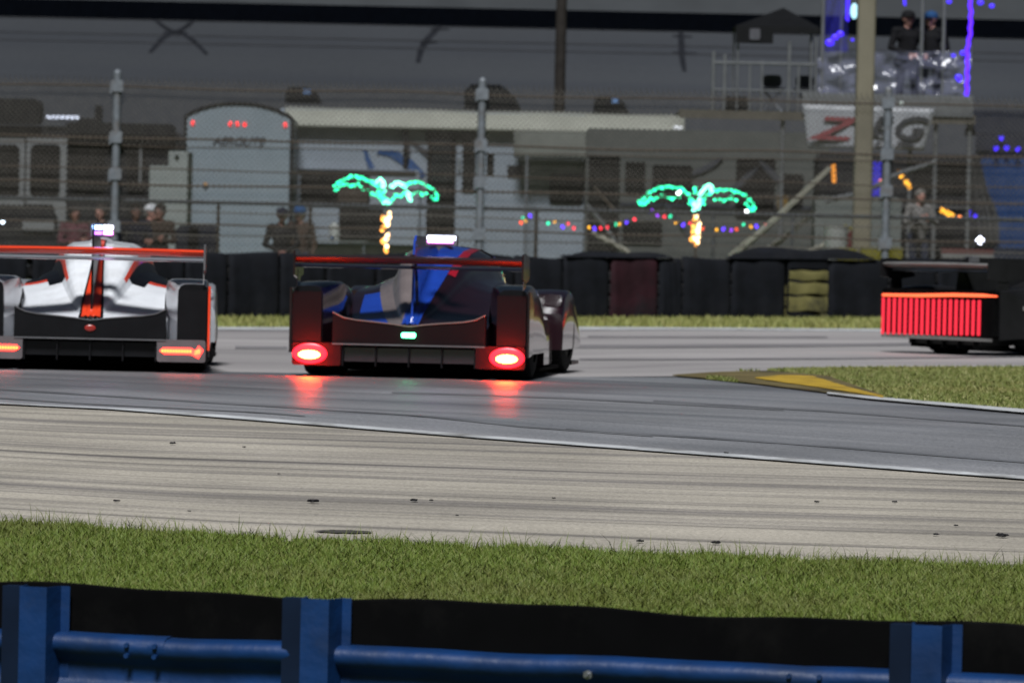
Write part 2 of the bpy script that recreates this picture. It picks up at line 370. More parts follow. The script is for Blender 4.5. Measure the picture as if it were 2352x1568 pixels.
# ---- grass blades
def blades(name, pts, hmin, hmax, width, material, bend=0.5, kind='stuff', label=None, cat=None):
    n = len(pts); h = rng.uniform(hmin, hmax, n) * rng.uniform(0.6, 1.15, n); a = rng.uniform(0, 2 * np.pi, n)
    lean = rng.uniform(0.1, bend, n) * h; ca, sa = np.cos(a), np.sin(a); w = width * rng.uniform(0.6, 1.4, n)
    fa = rng.uniform(-0.6, 0.6, n); ux, uy = np.cos(fa), np.sin(fa)        # blade width faces roughly across
    P = np.asarray(pts, float); V = np.zeros((n, 5, 3))
    V[:, 0] = P; V[:, 0, 0] -= ux * w / 2; V[:, 0, 1] -= uy * w / 2
    V[:, 1] = P; V[:, 1, 0] += ux * w / 2; V[:, 1, 1] += uy * w / 2
    mid = P + np.stack([ca * lean * 0.35, sa * lean * 0.35, h * 0.6], 1)
    V[:, 2] = mid; V[:, 2, 0] += ux * w * 0.4; V[:, 2, 1] += uy * w * 0.4
    V[:, 3] = mid; V[:, 3, 0] -= ux * w * 0.4; V[:, 3, 1] -= uy * w * 0.4
    V[:, 4] = P + np.stack([ca * lean, sa * lean, h], 1)
    me = bpy.data.meshes.new(name); me.vertices.add(n * 5); me.vertices.foreach_set('co', V.reshape(-1))
    base = (np.arange(n) * 5)[:, None]
    idx = np.concatenate([base + np.array([0, 1, 2, 3]), base + np.array([3, 2, 4])], 1).reshape(-1)
    me.loops.add(n * 7); me.loops.foreach_set('vertex_index', idx.astype(np.int32))
    st = (np.arange(n)[:, None] * 7 + np.array([0, 4])).reshape(-1); me.polygons.add(n * 2); me.polygons.foreach_set('loop_start', st.astype(np.int32))
    ul = me.uv_layers.new(name='UVMap'); rv = np.repeat(rng.uniform(0, 1, n), 7)
    ul.data.foreach_set('uv', np.stack([rv, np.zeros_like(rv)], 1).reshape(-1))
    me.materials.append(material); me.update(calc_edges=True); me.validate()
    o = bpy.data.objects.new(name, me); COL.objects.link(o); o['kind'] = kind
    if label: o['label'] = label
    if cat: o['category'] = cat
    return o
def lerp_edge(L, x):  # y of polyline at world x
    return float(np.interp(x, [p.x for p in L], [p.y for p in L]))
M['blade'] = blade_mat('grass_blade', [(0.072, 0.108, 0.013), (0.086, 0.126, 0.016), (0.098, 0.140, 0.019), (0.115, 0.145, 0.026), (0.16, 0.165, 0.05)], 1.1, (0.10, 0.095, 0.028), 0.6)
N = 300000; pts = []
X = rng.uniform(-3.4, 3.4, N); gx = [p.x for p in ge]; gy = [p.y for p in ge]
EY = np.interp(X, gx, gy); T = rng.uniform(0, 1, N) ** 0.9
clump = np.sin(X * 9.1) * 0.05 + np.sin(X * 23.7 + 1) * 0.035 + np.sin(X * 51) * 0.02
Y = 18.2 + (EY + clump + 0.02 - 18.2) * T
pts = [(x, y, zg(x, y)) for x, y in zip(X, Y)]
blades('grass', pts, 0.018, 0.046, 0.0042, M['blade'], 1.2, label='mown green grass verge behind the blue guardrail', cat='grass')
# taller wisps at the verge's edge
X = rng.uniform(-3.2, 3.2, 1700); Y = np.interp(X, gx, gy) + rng.uniform(-0.25, 0.05, 1700)
blades('grass_wisps', [(x, y, zg(x, y)) for x, y in zip(X, Y)], 0.045, 0.10, 0.0032, M['blade'], 0.9, label='taller grass wisps along the edge of the pavement', cat='grass')
# island grass
N = 90000; ilo = resample(i_lo, 60); ihi = resample(i_hi, 60); pts = []
for _ in range(N):
    u = rng.uniform(0.06, 0.85) * 58.9; i = int(u); f_ = u - i; a = ilo[i].lerp(ilo[i + 1], f_); b = ihi[i].lerp(ihi[i + 1], f_)
    p = a.lerp(b, rng.uniform(0.02, 0.985))
    pts.append((p.x, p.y, zg(p.x, p.y) + 0.012))
kpoly = [(p.x, p.y) for p in k_lo] + [(p.x, p.y) for p in k_hi[::-1]]
def inside(x, y, poly):
    c = False; j = len(poly) - 1
    for i in range(len(poly)):
        xi, yi = poly[i]; xj, yj = poly[j]
        if (yi > y) != (yj > y) and x < (xj - xi) * (y - yi) / (yj - yi) + xi: c = not c
        j = i
    return c
pts = [p for p in pts if not inside(p[0], p[1], kpoly)]
M['blade_far'] = blade_mat('island_blade', [(0.095, 0.115, 0.024), (0.125, 0.15, 0.034), (0.16, 0.175, 0.05), (0.24, 0.22, 0.09)], 0.5, (0.21, 0.165, 0.06), 0.7)
blades('island_grass', pts, 0.02, 0.045, 0.010, M['blade_far'], 0.8, label='patchy green grass on the corner island beside the yellow kerb', cat='grass')

# ------------------------------------------------------------------ foreground guardrail
RTOP = [(-500, 1322), (0, 1341), (300, 1360), (600, 1376), (760, 1381), (1176, 1398), (1700, 1418), (2060, 1427), (2352, 1442), (2900, 1470)]
M['blue'] = mat('blue_rail_paint', (0.0009, 0.022, 0.090), 0.5, var=0.3, scale=5, dirt=(0.010, 0.022, 0.055), dirt_amt=0.45, spec=0.4, bump=0.25, bscale=14)
rp = []
for px, py in RTOP:
    # rail top stands at z = -0.22: distance follows
    lo, hi_ = 10.0, 25.0
    for _ in range(50):
        mid = (lo + hi_) / 2
        if at(px, py, mid).z > -0.22: lo = mid
        else: hi_ = mid
    rp.append(at(px, py, lo))
a0 = rp[1]; a1 = rp[8]; rdir = Vector((a1.x - a0.x, a1.y - a0.y, 0)).normalized(); rnor = Vector((rdir.y, -rdir.x, 0))   # rnor points to the camera
rl = thing('guardrail', 'blue painted steel guardrail seen from behind at the bottom of the view', 'guardrail', (0, 17.2, -1.0))
prof = [(-0.010, -0.150), (0.0, -0.152), (0.030, -0.154), (0.048, -0.162), (0.058, -0.176), (0.060, -0.192), (0.054, -0.208), (0.036, -0.226), (0.014, -0.245), (0.006, -0.262),
        (0.006, -0.30), (0.014, -0.318), (0.040, -0.335), (0.056, -0.350), (0.060, -0.368), (0.052, -0.388), (0.030, -0.400), (-0.010, -0.403)]
def rail_piece(s0, s1, push, wob):
    secs = []; n = max(2, int((s1 - s0) / 0.12))
    for k in range(n + 1):
        s_ = s0 + (s1 - s0) * k / n; c = a0 + rdir * s_
        w = 0.003 * math.sin(s_ * 5.3 + wob) + 0.002 * math.sin(s_ * 11.0 + 2 * wob)
        secs.append([(c.x + rnor.x * (d + push + w), c.y + rnor.y * (d + push + w), -0.22 + z + w) for j, (d, z) in enumerate(prof)])
    b = MB(); b.loft(secs); return b
cuts = [-1.6, 0.62, 2.9, 6.2]
for k in range(3):
    o = rail_piece(cuts[k] - 0.16, cuts[k + 1], 0.004 * (k % 2), k * 1.7).build('rail_beam', M['blue'], rl, smooth=True)
    # black conveyor belting bolted along the traffic side
    secs = []
    for i in range(25):
        s_ = cuts[k] + (cuts[k + 1] - cuts[k]) * i / 24; c = a0 + rdir * s_
        w = 0.007 * math.sin(s_ * 4.1 + 0.6) + 0.004 * math.sin(s_ * 9.7)
        secs.append([(c.x - rnor.x * dd, c.y - rnor.y * dd, z) for dd, z in ((0.012, -1.05), (0.012, -0.5), (0.014 + w, -0.222 + w), (0.020 + w, -0.216 + w), (0.027 + w, -0.222 + w), (0.026, -0.5), (0.026, -1.05))])
    b = MB(); b.loft(secs, closed=True, caps=True); b.build('rubber_belt', M['matt_black'], rl, smooth=True)
for s_ in (0.62, 2.9):
    for ds, z in ((-.05, -.20), (.05, -.20), (-.05, -.235), (.05, -.235)):
        c = a0 + rdir * (s_ - .08 + ds); b = MB(); b.tube([(c.x + rnor.x * .05, c.y + rnor.y * .05, -.22 + z + .02), (c.x + rnor.x * .072, c.y + rnor.y * .072, -.22 + z + .02)], .009, 6); b.build('bolt', M['blue'], rl)
def rail_s(px):
    lo, hi_ = -3.0, 8.0
    for _ in range(50):
        mid = (lo + hi_) / 2; v = Vector((a0.x + rdir.x * mid, a0.y + rdir.y * mid, -0.3)) + rnor * 0.1 - CAM
        if W2 + F * v.dot(rt) / v.dot(fw) < px: lo = mid
        else: hi_ = mid
    return lo
M['navy_steel'] = mat('navy_spacer', (0.004, 0.010, 0.026), 0.6, var=0.2)
for px in (78, 725, 2130):
    s_ = rail_s(px); c = a0 + rdir * s_
    # hat-shaped post: lit web facing the camera, sides raked back to narrow lips
    hp = [(-0.072, 0.004), (-0.066, 0.004), (-0.050, 0.10), (0.048, 0.10), (0.060, 0.004), (0.092, 0.004)]
    hp2 = hp + [(x * (1.0) + (0.004 if x < 0 else -0.004) * (1 if abs(x) < 0.1 else 0), y - 0.005) for x, y in hp[::-1]]
    ring = lambda z: [(c.x + rdir.x * u + rnor.x * (v + 0.008), c.y + rdir.y * u + rnor.y * (v + 0.008), z) for u, v in hp2]
    b = MB(); b.loft([ring(-1.15), ring(-0.218 + 0.002)], closed=True, caps=True); po = b.build('post', M['blue'], rl)
    b = MB(); b.loft([[(c.x + rdir.x * u + rnor.x * v, c.y + rdir.y * u + rnor.y * v, z) for u, v in ((-.132, .006), (-.132, .062), (-.060, .075), (-.060, .006))] for z in (-.62, -.219)], closed=True, caps=True); b.build('spacer', M['navy_steel'], po)
    for zz in (-0.42, -0.70):
        b = MB(); q = c + rdir * 0.077 + rnor * 0.016; b.tube([(q.x, q.y, zz), (q.x + rnor.x * 0.014, q.y + rnor.y * 0.014, zz)], 0.011, 6); b.build('bolt', M['matt_black'], po)
s_ = rail_s(1345); c = a0 + rdir * s_
b = MB(); b.tube([(c.x + rnor.x * 0.0, c.y + rnor.y * 0.0, -0.428), (c.x + rnor.x * 0.07, c.y + rnor.y * 0.07, -0.426)], 0.016, 6); b.tube([(c.x + rnor.x * 0.07, c.y + rnor.y * 0.07, -0.426), (c.x + rnor.x * 0.085, c.y + rnor.y * 0.085, -0.425)], 0.008, 6)
b.build('bolt', M['steel'], rl)

# ------------------------------------------------------------------ rubber crumbs on the runoff
CRUMBS = [(397, 1024, 16), (267, 1157, 15), (720, 1159, 26), (950, 1156, 20), (990, 1155, 10), (435, 1180, 9), (1272, 1150, 10), (1876, 1159, 13), (2055, 1159, 12), (2196, 1213, 11),
                                  (2300, 1238, 28), (1470, 1250, 18), (1645, 1254, 22), (2150, 1234, 14), (1668, 1046, 11), (1050, 1190, 8), (560, 1032, 9), (640, 1094, 7)]
ORD = ['first', 'second', 'third', 'fourth', 'fifth', 'sixth', 'seventh', 'eighth', 'ninth', 'tenth']
band = lambda py: 'close to the white line' if py < 1100 else ('in the middle of the pale pavement' if py < 1175 else 'close to the foreground grass')
for k, (px, py, s_) in enumerate(CRUMBS):
    p = hit(px, py); r = s_ * 0.5 * p.y / F; bm = bmesh.new(); bmesh.ops.create_icosphere(bm, subdivisions=2, radius=1.0)
    for v in bm.verts:
        f_ = 1 + 0.35 * math.sin(v.co.x * 4 + k) * math.cos(v.co.y * 5 + 2 * k) + random.uniform(-.12, .12)
        v.co = Vector((v.co.x * r * f_, v.co.y * r * 0.8 * f_, max(-0.3, v.co.z) * r * 0.42 * f_ + abs(v.co.x) * r * 0.12))
    me = bpy.data.meshes.new('rubber_crumb'); bm.to_mesh(me); bm.free(); me.materials.append(M['rubber'])
    o = link('rubber_crumb', me, None, (p.x, p.y, p.z + 0.012 + r * 0.12), (0, 0, random.uniform(-.4, .4)))
    tag(o, 'black rubber crumb ' + band(py) + ', ' + ORD[sum(1 for q in CRUMBS if band(q[1]) == band(py) and q[0] < px)] + ' from the left', 'rubber debris', 'rubber crumbs scattered on the runoff')
# long dark scuff patch of torn rubber near the grass
p = hit(790, 1226); b = MB(); n = 28
b.add([(p.x + 0.125 * math.cos(2 * math.pi * k / n) * (1 + 0.12 * math.sin(k * 3)), p.y + 0.065 * math.sin(2 * math.pi * k / n) * (1 + 0.2 * math.sin(k * 2.3)), zg(p.x, p.y + 0.09 * math.sin(2 * math.pi * k / n)) + 0.012) for k in range(n)], [tuple(range(n))])
o = b.build('tar_patch', mat('worn_tar', (0.055, 0.052, 0.048), .9, var=.4, scale=20)); o['kind'] = 'structure'
# ------------------------------------------------------------------ race cars (local frame: x across, y forward from the tail, z up)
def tyre_mesh(name, r, w, material):
    pr = [(-w / 2, r * 0.62), (-w / 2 - 0.004, r * 0.8), (-w / 2 + 0.012, r * 0.95), (-w / 2 + 0.04, r), (w / 2 - 0.04, r), (w / 2 - 0.012, r * 0.95), (w / 2 + 0.004, r * 0.8), (w / 2, r * 0.62)]
    b = MB(); n = 36
    b.loft([[(x, q * math.cos(2 * math.pi * k / n), q * math.sin(2 * math.pi * k / n)) for x, q in pr] for k in range(n + 1)])
    return b.mesh(name, material, True)
def rim_mesh(name, r, w, material):
    b = MB(); n = 30
    b.loft([[(x, q * math.cos(2 * math.pi * k / n), q * math.sin(2 * math.pi * k / n)) for x, q in ((-w / 2 + .02, r), (-w / 2 + .05, r * .86), (w / 2 - .05, r * .86), (w / 2 - .02, r))] for k in range(n + 1)])
    for k in range(10):
        a = 2 * math.pi * k / 10
        for sx in (-1, 1):
            b.tube([(sx * (w / 2 - .05), 0.03 * math.cos(a), 0.03 * math.sin(a)), (sx * (w / 2 - .03), r * math.cos(a), r * math.sin(a))], 0.018, 5)
    b.tube([(-w / 2 + .03, 0, 0), (w / 2 - .03, 0, 0)], 0.05, 12)
    return b.mesh(name, material, True)
TY_R = tyre_mesh('tyre', 0.345, 0.34, M['rubber']); RIM_R = rim_mesh('rim', 0.225, 0.34, M['grey_panel'])
TY_F = tyre_mesh('front_tyre', 0.335, 0.31, M['rubber']); RIM_F = rim_mesh('front_rim', 0.22, 0.31, M['grey_panel'])

CY = [0.06, 0.25, 0.5, 0.8, 1.1, 1.4, 1.7, 2.0, 2.4, 2.8, 3.1, 3.4, 3.7, 4.05, 4.4, 4.65]
CT = [0.425, .50, .585, .69, .79, .89, .97, 1.02, 1.045, 1.035, .97, .82, .65, .52, .40, .30]
CW = [.05, .09, .14, .19, .235, .27, .295, .32, .36, .40, .41, .38, .33, .28, .24, .22]
CS = [.415, .45, .495, .565, .635, .695, .725, .735, .735, .70, .62, .52, .43, .36, .29, .24]
def cover_section(y, grow=0.0):
    T = interp(y, CY, CT); w = interp(y, CY, CW); S = interp(y, CY, CS); S = min(S, T - 0.012)
    h = T - S; wide = interp(y, [0, 1.6, 2.2, 3.0, 3.6, 4.7], [.60, .60, .56, .52, .46, .30])
    half = [(0, T), (w * .2, T - .004), (w * .45, T - .015), (w * .7, T - h * .08), (w * .9, T - h * .22), (w * 1.0, T - h * .42), (w * 1.06, T - h * .65), (w * 1.14, S + h * .16), (w * 1.3 + .03, S + h * .04),
            (w * 1.3 + .03 + (wide - w * 1.3 - .03) * .4, S - .015), (w * 1.3 + .03 + (wide - w * 1.3 - .03) * .75, S - .03), (wide, S - .035), (wide + .005, S - .09), (wide + .005, .12)]
    pts = [(-x - grow, y, z) for x, z in half[::-1]][:-1] + [(x + grow, y, z) for x, z in half]
    return pts
def cover_z(y, x):
    q = [p_ for p_ in cover_section(y) if p_[0] >= -1e-9]; q.sort(key=lambda p_: p_[0]); return interp(abs(x), [p_[0] for p_ in q], [p_[2] for p_ in q])
def stripe(name, y0, y1, xl, xr, lift, mt, parent):
    secs = []
    for i in range(50):
        y = y0 + (y1 - y0) * i / 49; a_, c_ = xl(y), xr(y); secs.append([(a_ + (c_ - a_) * k / 8, y, cover_z(y, a_ + (c_ - a_) * k / 8) + lift) for k in range(9)])
    b = MB(); b.loft(secs); return b.build(name, mt, parent, True, False)
def fender(sx, y0, y1, tops, xi, xo, cap_mi=1, inset=0.0):
    """wheel arch: lofted rounded section, closed tail"""
    secs = []; n = 14
    for i in range(n + 1):
        y = y0 + (y1 - y0) * i / n; t = interp(i / n, [0, .15, .35, .55, .8, 1], tops)
        xi_ = xi + inset * max(0.0, 1 - (i / n) * 3.2)
        q = [(xo, .20), (xo + .004, .20 + (t - .2) * .5), (xo, .20 + (t - .2) * .85), (xo - .010, t - .022), (xo - .035, t - .004), ((xi_ + xo) / 2, t), (xi_ + .05, t - .004), (xi_ + .018, t - .022), (xi_ + .003, t - .07), (xi_, t - .2), (xi_, .20)]
        secs.append([(sx * x, y, z) for x, z in q])
    b = MB(); b.loft(secs); k = len(secs[0]); b.f.append(list(range(k))); b.m.append(cap_mi)
    L = len(b.v) - k; b.f.append(list(range(L, L + k))); b.m.append(0)
    return b
def airfoil(x0, x1, y0, chord, z0, thick, pitch=0.0, n=9, bow=0.0):
    secs = []
    for xi in range(n):
        x = x0 + (x1 - x0) * xi / (n - 1); sag = bow * (1 - (2 * xi / (n - 1) - 1) ** 2); q = []
        for t, th in ((0, .12), (.15, .55), (.4, 1.0), (.7, .85), (.9, .45), (1, .08), (.9, -.1), (.6, -.25), (.3, -.3), (.1, -.2)):
            dy = chord * t; q.append((x, y0 + dy, z0 + sag + thick * th * .5 + (chord - dy) * math.tan(pitch)))
        secs.append(q)
    b = MB(); b.loft(secs, closed=True, caps=True); return b
def race_car(label, loc, rz, P):
    """P: paint and lamp choices of one car"""
    t = thing('race_car', label, 'race car', loc, rz)
    L = dict(parent=t, world=False)
    # flat floor, splitter and side sill
    b = MB(); b.box(-.62, .62, .55, 4.5, .05, .075); b.box(-.90, .90, 1.35, 3.0, .05, .078); b.build('floor', M['matt_black'], **L)
    b = MB(); b.prism([(-.93, 3.9), (.93, 3.9), (.93, 4.55), (.6, 4.72), (-.6, 4.72), (-.93, 4.55)], .06, .09, 'z'); b.build('splitter', M['black'], **L)
    # cockpit and engine cover
    yy = np.linspace(.06, 4.65, 60); secs = [cover_section(y) for y in yy]; nk = len(secs[0]) - 1; mid = nk / 2
    fine = []
    for q in secs:   # subdivide across for crisp colour breaks
        qq = []
        for a, b_ in zip(q, q[1:]):
            for s_ in range(3): qq.append(tuple(a[i] + (b_[i] - a[i]) * s_ / 3 for i in range(3)))
        qq.append(q[-1]); fine.append(qq)
    b = MB(); b.loft(fine, mif=lambda i, k: P['livery'](yy[i], fine[i][k], (k + .5 - (len(fine[0]) - 1) / 2) / 3))
    k = len(fine[0]); b.f.append(list(range(k))); b.m.append(P['black_i'])
    b.build('engine_cover', P['mats'], smooth=True, **L)
    # windscreen and side glass
    b = MB(); sq = []
    for y in (2.72, 2.85, 3.0, 3.15, 3.3, 3.42):
        T = interp(y, CY, CT); w = interp(y, CY, CW); S = interp(y, CY, CS); h = T - S
        sq.append([(x, y, z + .006) for x, z in [(-w * 1.02, T - h * .5), (-w * .92, T - h * .22), (-w * .7, T - h * .07), (-w * .3, T), (0, T + .004), (w * .3, T), (w * .7, T - h * .07), (w * .92, T - h * .22), (w * 1.02, T - h * .5)]])
    b.loft(sq); b.build('windscreen', M['glass_dark'], smooth=True, **L)
    # fenders, sidepods
    for sx in (-1, 1):
        f_ = fender(sx, .05, 1.62, [.705, .735, .745, .72, .60, .36], .575, .925, 1, .11).build('rear_fender', [P['fender'], M['black']], smooth=True, **L)
        f_ = fender(sx, 2.95, 4.6, [.50, .64, .70, .69, .52, .28], .60, .935).build('front_fender', [P['fender'], P['fender']], smooth=True, **L)
        q = [(.53, .10), (.53, .50), (.60, .53), (.80, .52), (.90, .46), (.92, .30), (.92, .10)]
        b = MB(); b.loft([[(sx * (x if x < .7 else x - in_), y, .10 + (z - .10) * s_) for x, z in q] for y, s_, in_ in ((1.5, .95, 0), (2.0, 1.0, .01), (2.5, .98, .03), (2.85, .9, .10), (3.0, .75, .16))], caps=True)
        b.build('sidepod', P['fender'], smooth=True, **L)
        # outer skirt behind the rear wheel: bright vertical strip
        b = MB(); b.prism([(.02, .18), (.30, .20), (.34, .60), (.12, .69), (.02, .69)], sx * .928, sx * .945, 'x'); b.build('skirt', P['skirt'], **L)
        # mirrors
        b = MB(); b.rbox(sx * .80 - .11, sx * .80 + .11, 3.05, 3.20, .56, .66, .03, 'y'); b.tube([(sx * .62, 3.15, .5), (sx * .74, 3.14, .58)], .012, 5); b.build('mirror', P['fender'], smooth=True, **L)
    # wheels
    for nm, me, rm, y, x, r in (('rear_wheel', TY_R, RIM_R, .76, .745, .345), ('front_wheel', TY_F, RIM_F, 3.72, .76, .335)):
        for sx in (-1, 1):
            wv = bpy.data.objects.new(nm, me); COL.objects.link(wv); wv.parent = t; wv.location = (sx * x, y, r)
            if nm == 'front_wheel': wv.rotation_euler = (0, 0, R(-5))
            link('rim', rm, wv)
    # tail fascia: black panel with a dipping upper edge
    top = []
    for i in range(41):
        x = -.60 + 1.2 * i / 40; a = abs(x)
        top.append((x, interp(a, [0, .05, .12, .25, .42, .52, .60], [.400, .405, .415, .428, .442, .460, .50])))
    b = MB(); b.prism([(-.60, .262), (.60, .262)] + top[::-1], .0, .10, 'y'); b.build('tail_panel', P.get('back', M['black']), **L)
    b = MB(); b.tube([(x, -.004, z + .003) for x, z in top], .006, 5); b.build('trim_strip', P['trim'], **L)
    b = MB(); b.box(-.60, .60, -.012, .10, .250, .262); b.build('diffuser_lip', M['grey_panel'], **L)
    # diffuser with strakes
    b = MB(); b.add([(-.52, .0, .25), (.52, .0, .25), (.52, .55, .06), (-.52, .55, .06)], [(0, 1, 2, 3)]); b.box(-.52, .52, .50, .52, .05, .25)
    df = b.build('diffuser', M['matt_black'], **L)
    for x in (-.52, -.26, .0, .26, .52):
        b = MB(); b.prism([(.02, .085), (.02, .25), (.5, .07), (.5, .06)], x - .006, x + .006, 'x'); b.build('strake', M['black'], df, world=False)
    # lamp panels
    for sx in (-1, 1):
        x0, x1 = (.53, .915) if sx > 0 else (-.915, -.53)
        if P['lamps'] == 'light_trail': break
        b = MB(); b.rbox(x0, x1, -.005, .05, .085, .262, .02, 'y'); pn = b.build('lamp_or_trail_panel', P['panel'], **L)
        b = MB(); b.box(min(sx * .69, sx * .918), max(sx * .69, sx * .918), .0, .045, .266, .66); b.build('wheel_fairing', P.get('back', M['black']), **L)
        P['lamp'](pn, sx)
    # wing
    z = P['wing_z']
    P2 = airfoil(-.885, .885, .02, .30, z - .045, .035, R(-4), 13, .0); P2.build('main_plane', P['wing_low'], smooth=True, **L)
    P1 = airfoil(-.885, .885, -.10, .13, z - .030, .075, R(16), 13, .006); P1.build('wing_flap', P['wing_top'], smooth=True, **L)
    for sx in (-1, 1):
        b = MB(); b.prism([(-.12, z - .13), (-.12, z + .065), (.05, z + .075), (.36, z + .03), (.36, z - .12), (.1, z - .16)], sx * .888, sx * .902, 'x'); b.build('endplate', P['endplate'], **L)
        b = MB(); b.prism([(.00, .70), (.05, z - .08), (.16, z - .08), (.18, .70)], sx * .885, sx * .892, 'x'); b.build('endplate_stay', P['endplate'], **L)
    b = MB(); b.prism([(.60, .56), (.46, .80), (.34, z + .03), (.14, z + .05), (.14, z), (.28, z - .02), (.38, .76), (.45, .54)], -.02, .02, 'x'); (b.build('wing_pylon', P['pylon'], **L) if P['pylon'] else None)
    # spine fin
    fz = P['fin_z']
    b = MB(); b.prism([(.18, .46), (.20, .70), (.24, fz - .05), (.34, fz), (1.15, fz - .005), (1.75, 1.02), (1.9, .98), (1.2, .80), (.6, .58)], -.008, .008, 'x', 0)
    b.build('fin', P['fin'], **L)
    # number lights on the fin
    lt = P['fin_light']; hs = MB(); hs.rbox(lt['x'] - lt['w'] / 2 - .012, lt['x'] + lt['w'] / 2 + .012, .36, .46, fz - lt['h'] - .02, fz + .012, .01, 'y'); ho = hs.build('light_housing', M['grey_panel'], **L)
    for (u0_, u1_, v0, v1, mm) in lt['cells']:
        b = MB(); b.rbox(lt['x'] + lt['w'] * u0_, lt['x'] + lt['w'] * u1_, .345, .36, fz - lt['h'] + lt['h'] * v0, fz - lt['h'] + lt['h'] * v1, .006, 'y'); b.build('led_cell', mm, ho, world=False)
    # airbox lip and roof camera
    b = MB(); b.tube([(.10 * math.cos(a), 2.02, 1.0 + .055 * math.sin(a)) for a in np.linspace(0, math.pi, 9)], .014, 6); b.build('airbox_lip', P['fender'], smooth=True, **L)
    b = MB(); b.tube([(.0, 1.15, fz - .01), (.0, 1.15, fz + .10)], [.004, .002], 5); b.build('antenna', M['black'], **L)
    if P.get('rain_light'):
        b = MB(); b.rbox(-.055, .055, -.02, .0, .315, .355, .012, 'y'); b.build('rain_light', P['rain_light'], **L)
    if P.get('badge'):
        b = MB(); b.ball((0, -.006, .34), .045, 16, 6, sq=(1, .18, .62)); b.build('badge', P['badge'], smooth=True, **L)
    return t

LED_W = glow('blue_white_led', (0.75, 0.8, 1.0), 9.0); LED_B = glow('blue_led', (0.25, 0.45, 1.0), 7.0); LED_P = glow('pink_led', (1.0, 0.25, 0.95), 4.0); LED_V = glow('violet_led', (0.55, 0.18, 1.0), 2.2)
TAIL = glow('tail_led', (1.0, 0.03, 0.02), 4.5); TAIL_HOT = glow('tail_led_hot', (1.0, 0.12, 0.02), 5.0)
BRAKE = glow('brake_lamp', (1.0, 0.035, 0.0045), 230.0); BRAKE_HALO = glow('brake_lamp_halo', (1.0, 0.010, 0.025), 2.4, (.5, .02, .02)); GREEN = glow('green_lamp', (0.1, 1.0, 0.42), 7.0)

# --- the white and orange car
def liv_white(y, p, u):
    x, _, z = p; a = abs(u)
    if y > 1.0 and 4.6 < a <= 5.8: return 2                        # orange outline of the cockpit
    if y > 1.15 and 5.8 < a <= 8.2: return 1
    if a > 8.2 and 1.32 < y <= 1.5: return 2
    if a > 8.2 and y > 1.5: return 1
    return 0
def lamp_arrow(pn, sx):
    # a row of LED cells ending in a raised hook
    cells = [(.575 + .022 * k, .172, .018, .022) for k in range(11)]
    b = MB()
    for x, z, w, h in cells: b.rbox(sx * x - w / 2, sx * x + w / 2, -.016, -.004, z - h / 2, z + h / 2, .004, 'y', 2)
    b.build('tail_lamp', TAIL_HOT, pn, world=False)
    b = MB()
    pl = [(.550, .172), (.58, .198), (.80, .198), (.835, .178), (.86, .218), (.898, .182), (.86, .115), (.80, .146), (.59, .146)]
    b.prism([(sx * x, z) for x, z in pl], -.009, -.003, 'y'); b.build('lamp_glow', TAIL, pn, world=False)
    b = MB()
    for i in range(4):
        for j in range(3): b.ball((sx * (.835 + .011 * i), -.012, .152 + .012 * j + .003 * i), .005, 6, 4)
    b.build('led_cluster', TAIL_HOT, pn, world=False)
PW = dict(mats=[M['white_paint'], M['black'], M['orange']], black_i=1, livery=liv_white, fender=M['silver'], skirt=M['orange'], trim=M['grey_panel'], panel=mat('lamp_panel_grey', (0.10, 0.09, 0.095), .4),
          pylon=None, lamps='arrow', lamp=lamp_arrow, wing_z=.945, wing_low=M['silver'], wing_top=M['orange'], endplate=M['grey_panel'], fin_z=1.155, fin=M['black'],
          fin_light=dict(x=.07, w=.17, h=.075, cells=[(-.48, -.03, .55, 1.0, LED_B), (.03, .48, .55, 1.0, LED_W), (-.48, -.03, .0, .35, LED_V), (.03, .48, .0, .38, LED_P)]), badge=mat('badge_red', (.25, .02, .015), .3))
p = at(206, 800, 39.7)
car_w = race_car('white and orange prototype race car with an orange rear wing, nearest the edge', (p.x, p.y, .012), R(2.3), PW); car_w.scale = (.955,) * 3
hw_ = lambda y: interp(y, [0, .4, 1.0, 1.7, 2.4], [.078, .068, .045, .030, .026])
stripe('black_stripe', .055, 2.4, lambda y: -hw_(y) - interp(y, [0, .6, 2], [.022, .018, .008]), lambda y: hw_(y) + interp(y, [0, .6, 2], [.022, .018, .008]), .010, M['black'], car_w)
stripe('orange_stripe', .05, 2.4, lambda y: -hw_(y), hw_, .016, M['orange'], car_w)

# --- the dark blue car braking
M['plum'] = mat('dark_plum_paint', (.014, .005, .008), .16, var=.15, coat=.8)
M['royal'] = mat('royal_blue_paint', (.012, .05, .34), .25, var=.08, coat=.6)
M['crimson'] = mat('crimson_paint', (.30, .008, .02), .25, var=.08, coat=.6)
M['champagne'] = mat('pale_metal_paint', (.34, .28, .27), .18, metal=.5, var=.15, coat=.8)
def liv_dark(y, p, u):
    x, _, z = p; a = abs(u)
    c = interp(y, [0, .4, 1.0, 1.8, 2.4], [.0, .015, .05, .09, .11])
    if x < -.055 + c and a < 8.3 and y < 2.3: return 3
    if x < 0 and 8.3 <= a < 9.6 and y < 1.2: return 1
    return 0
def lamp_brake(pn, sx):
    b = MB(); b.ball((sx * .775, -.035, .168), .085, 18, 10, sq=(1, .40, .38)); b.build('brake_lamp', BRAKE, pn, True, False)
    b = MB(); b.ball((sx * .775, -.006, .176), .150, 22, 12, sq=(.92, .10, .54)); b.build('lamp_glow', BRAKE_HALO, pn, True, False)  # oversized glowing lens standing for the red bloom around the lamp
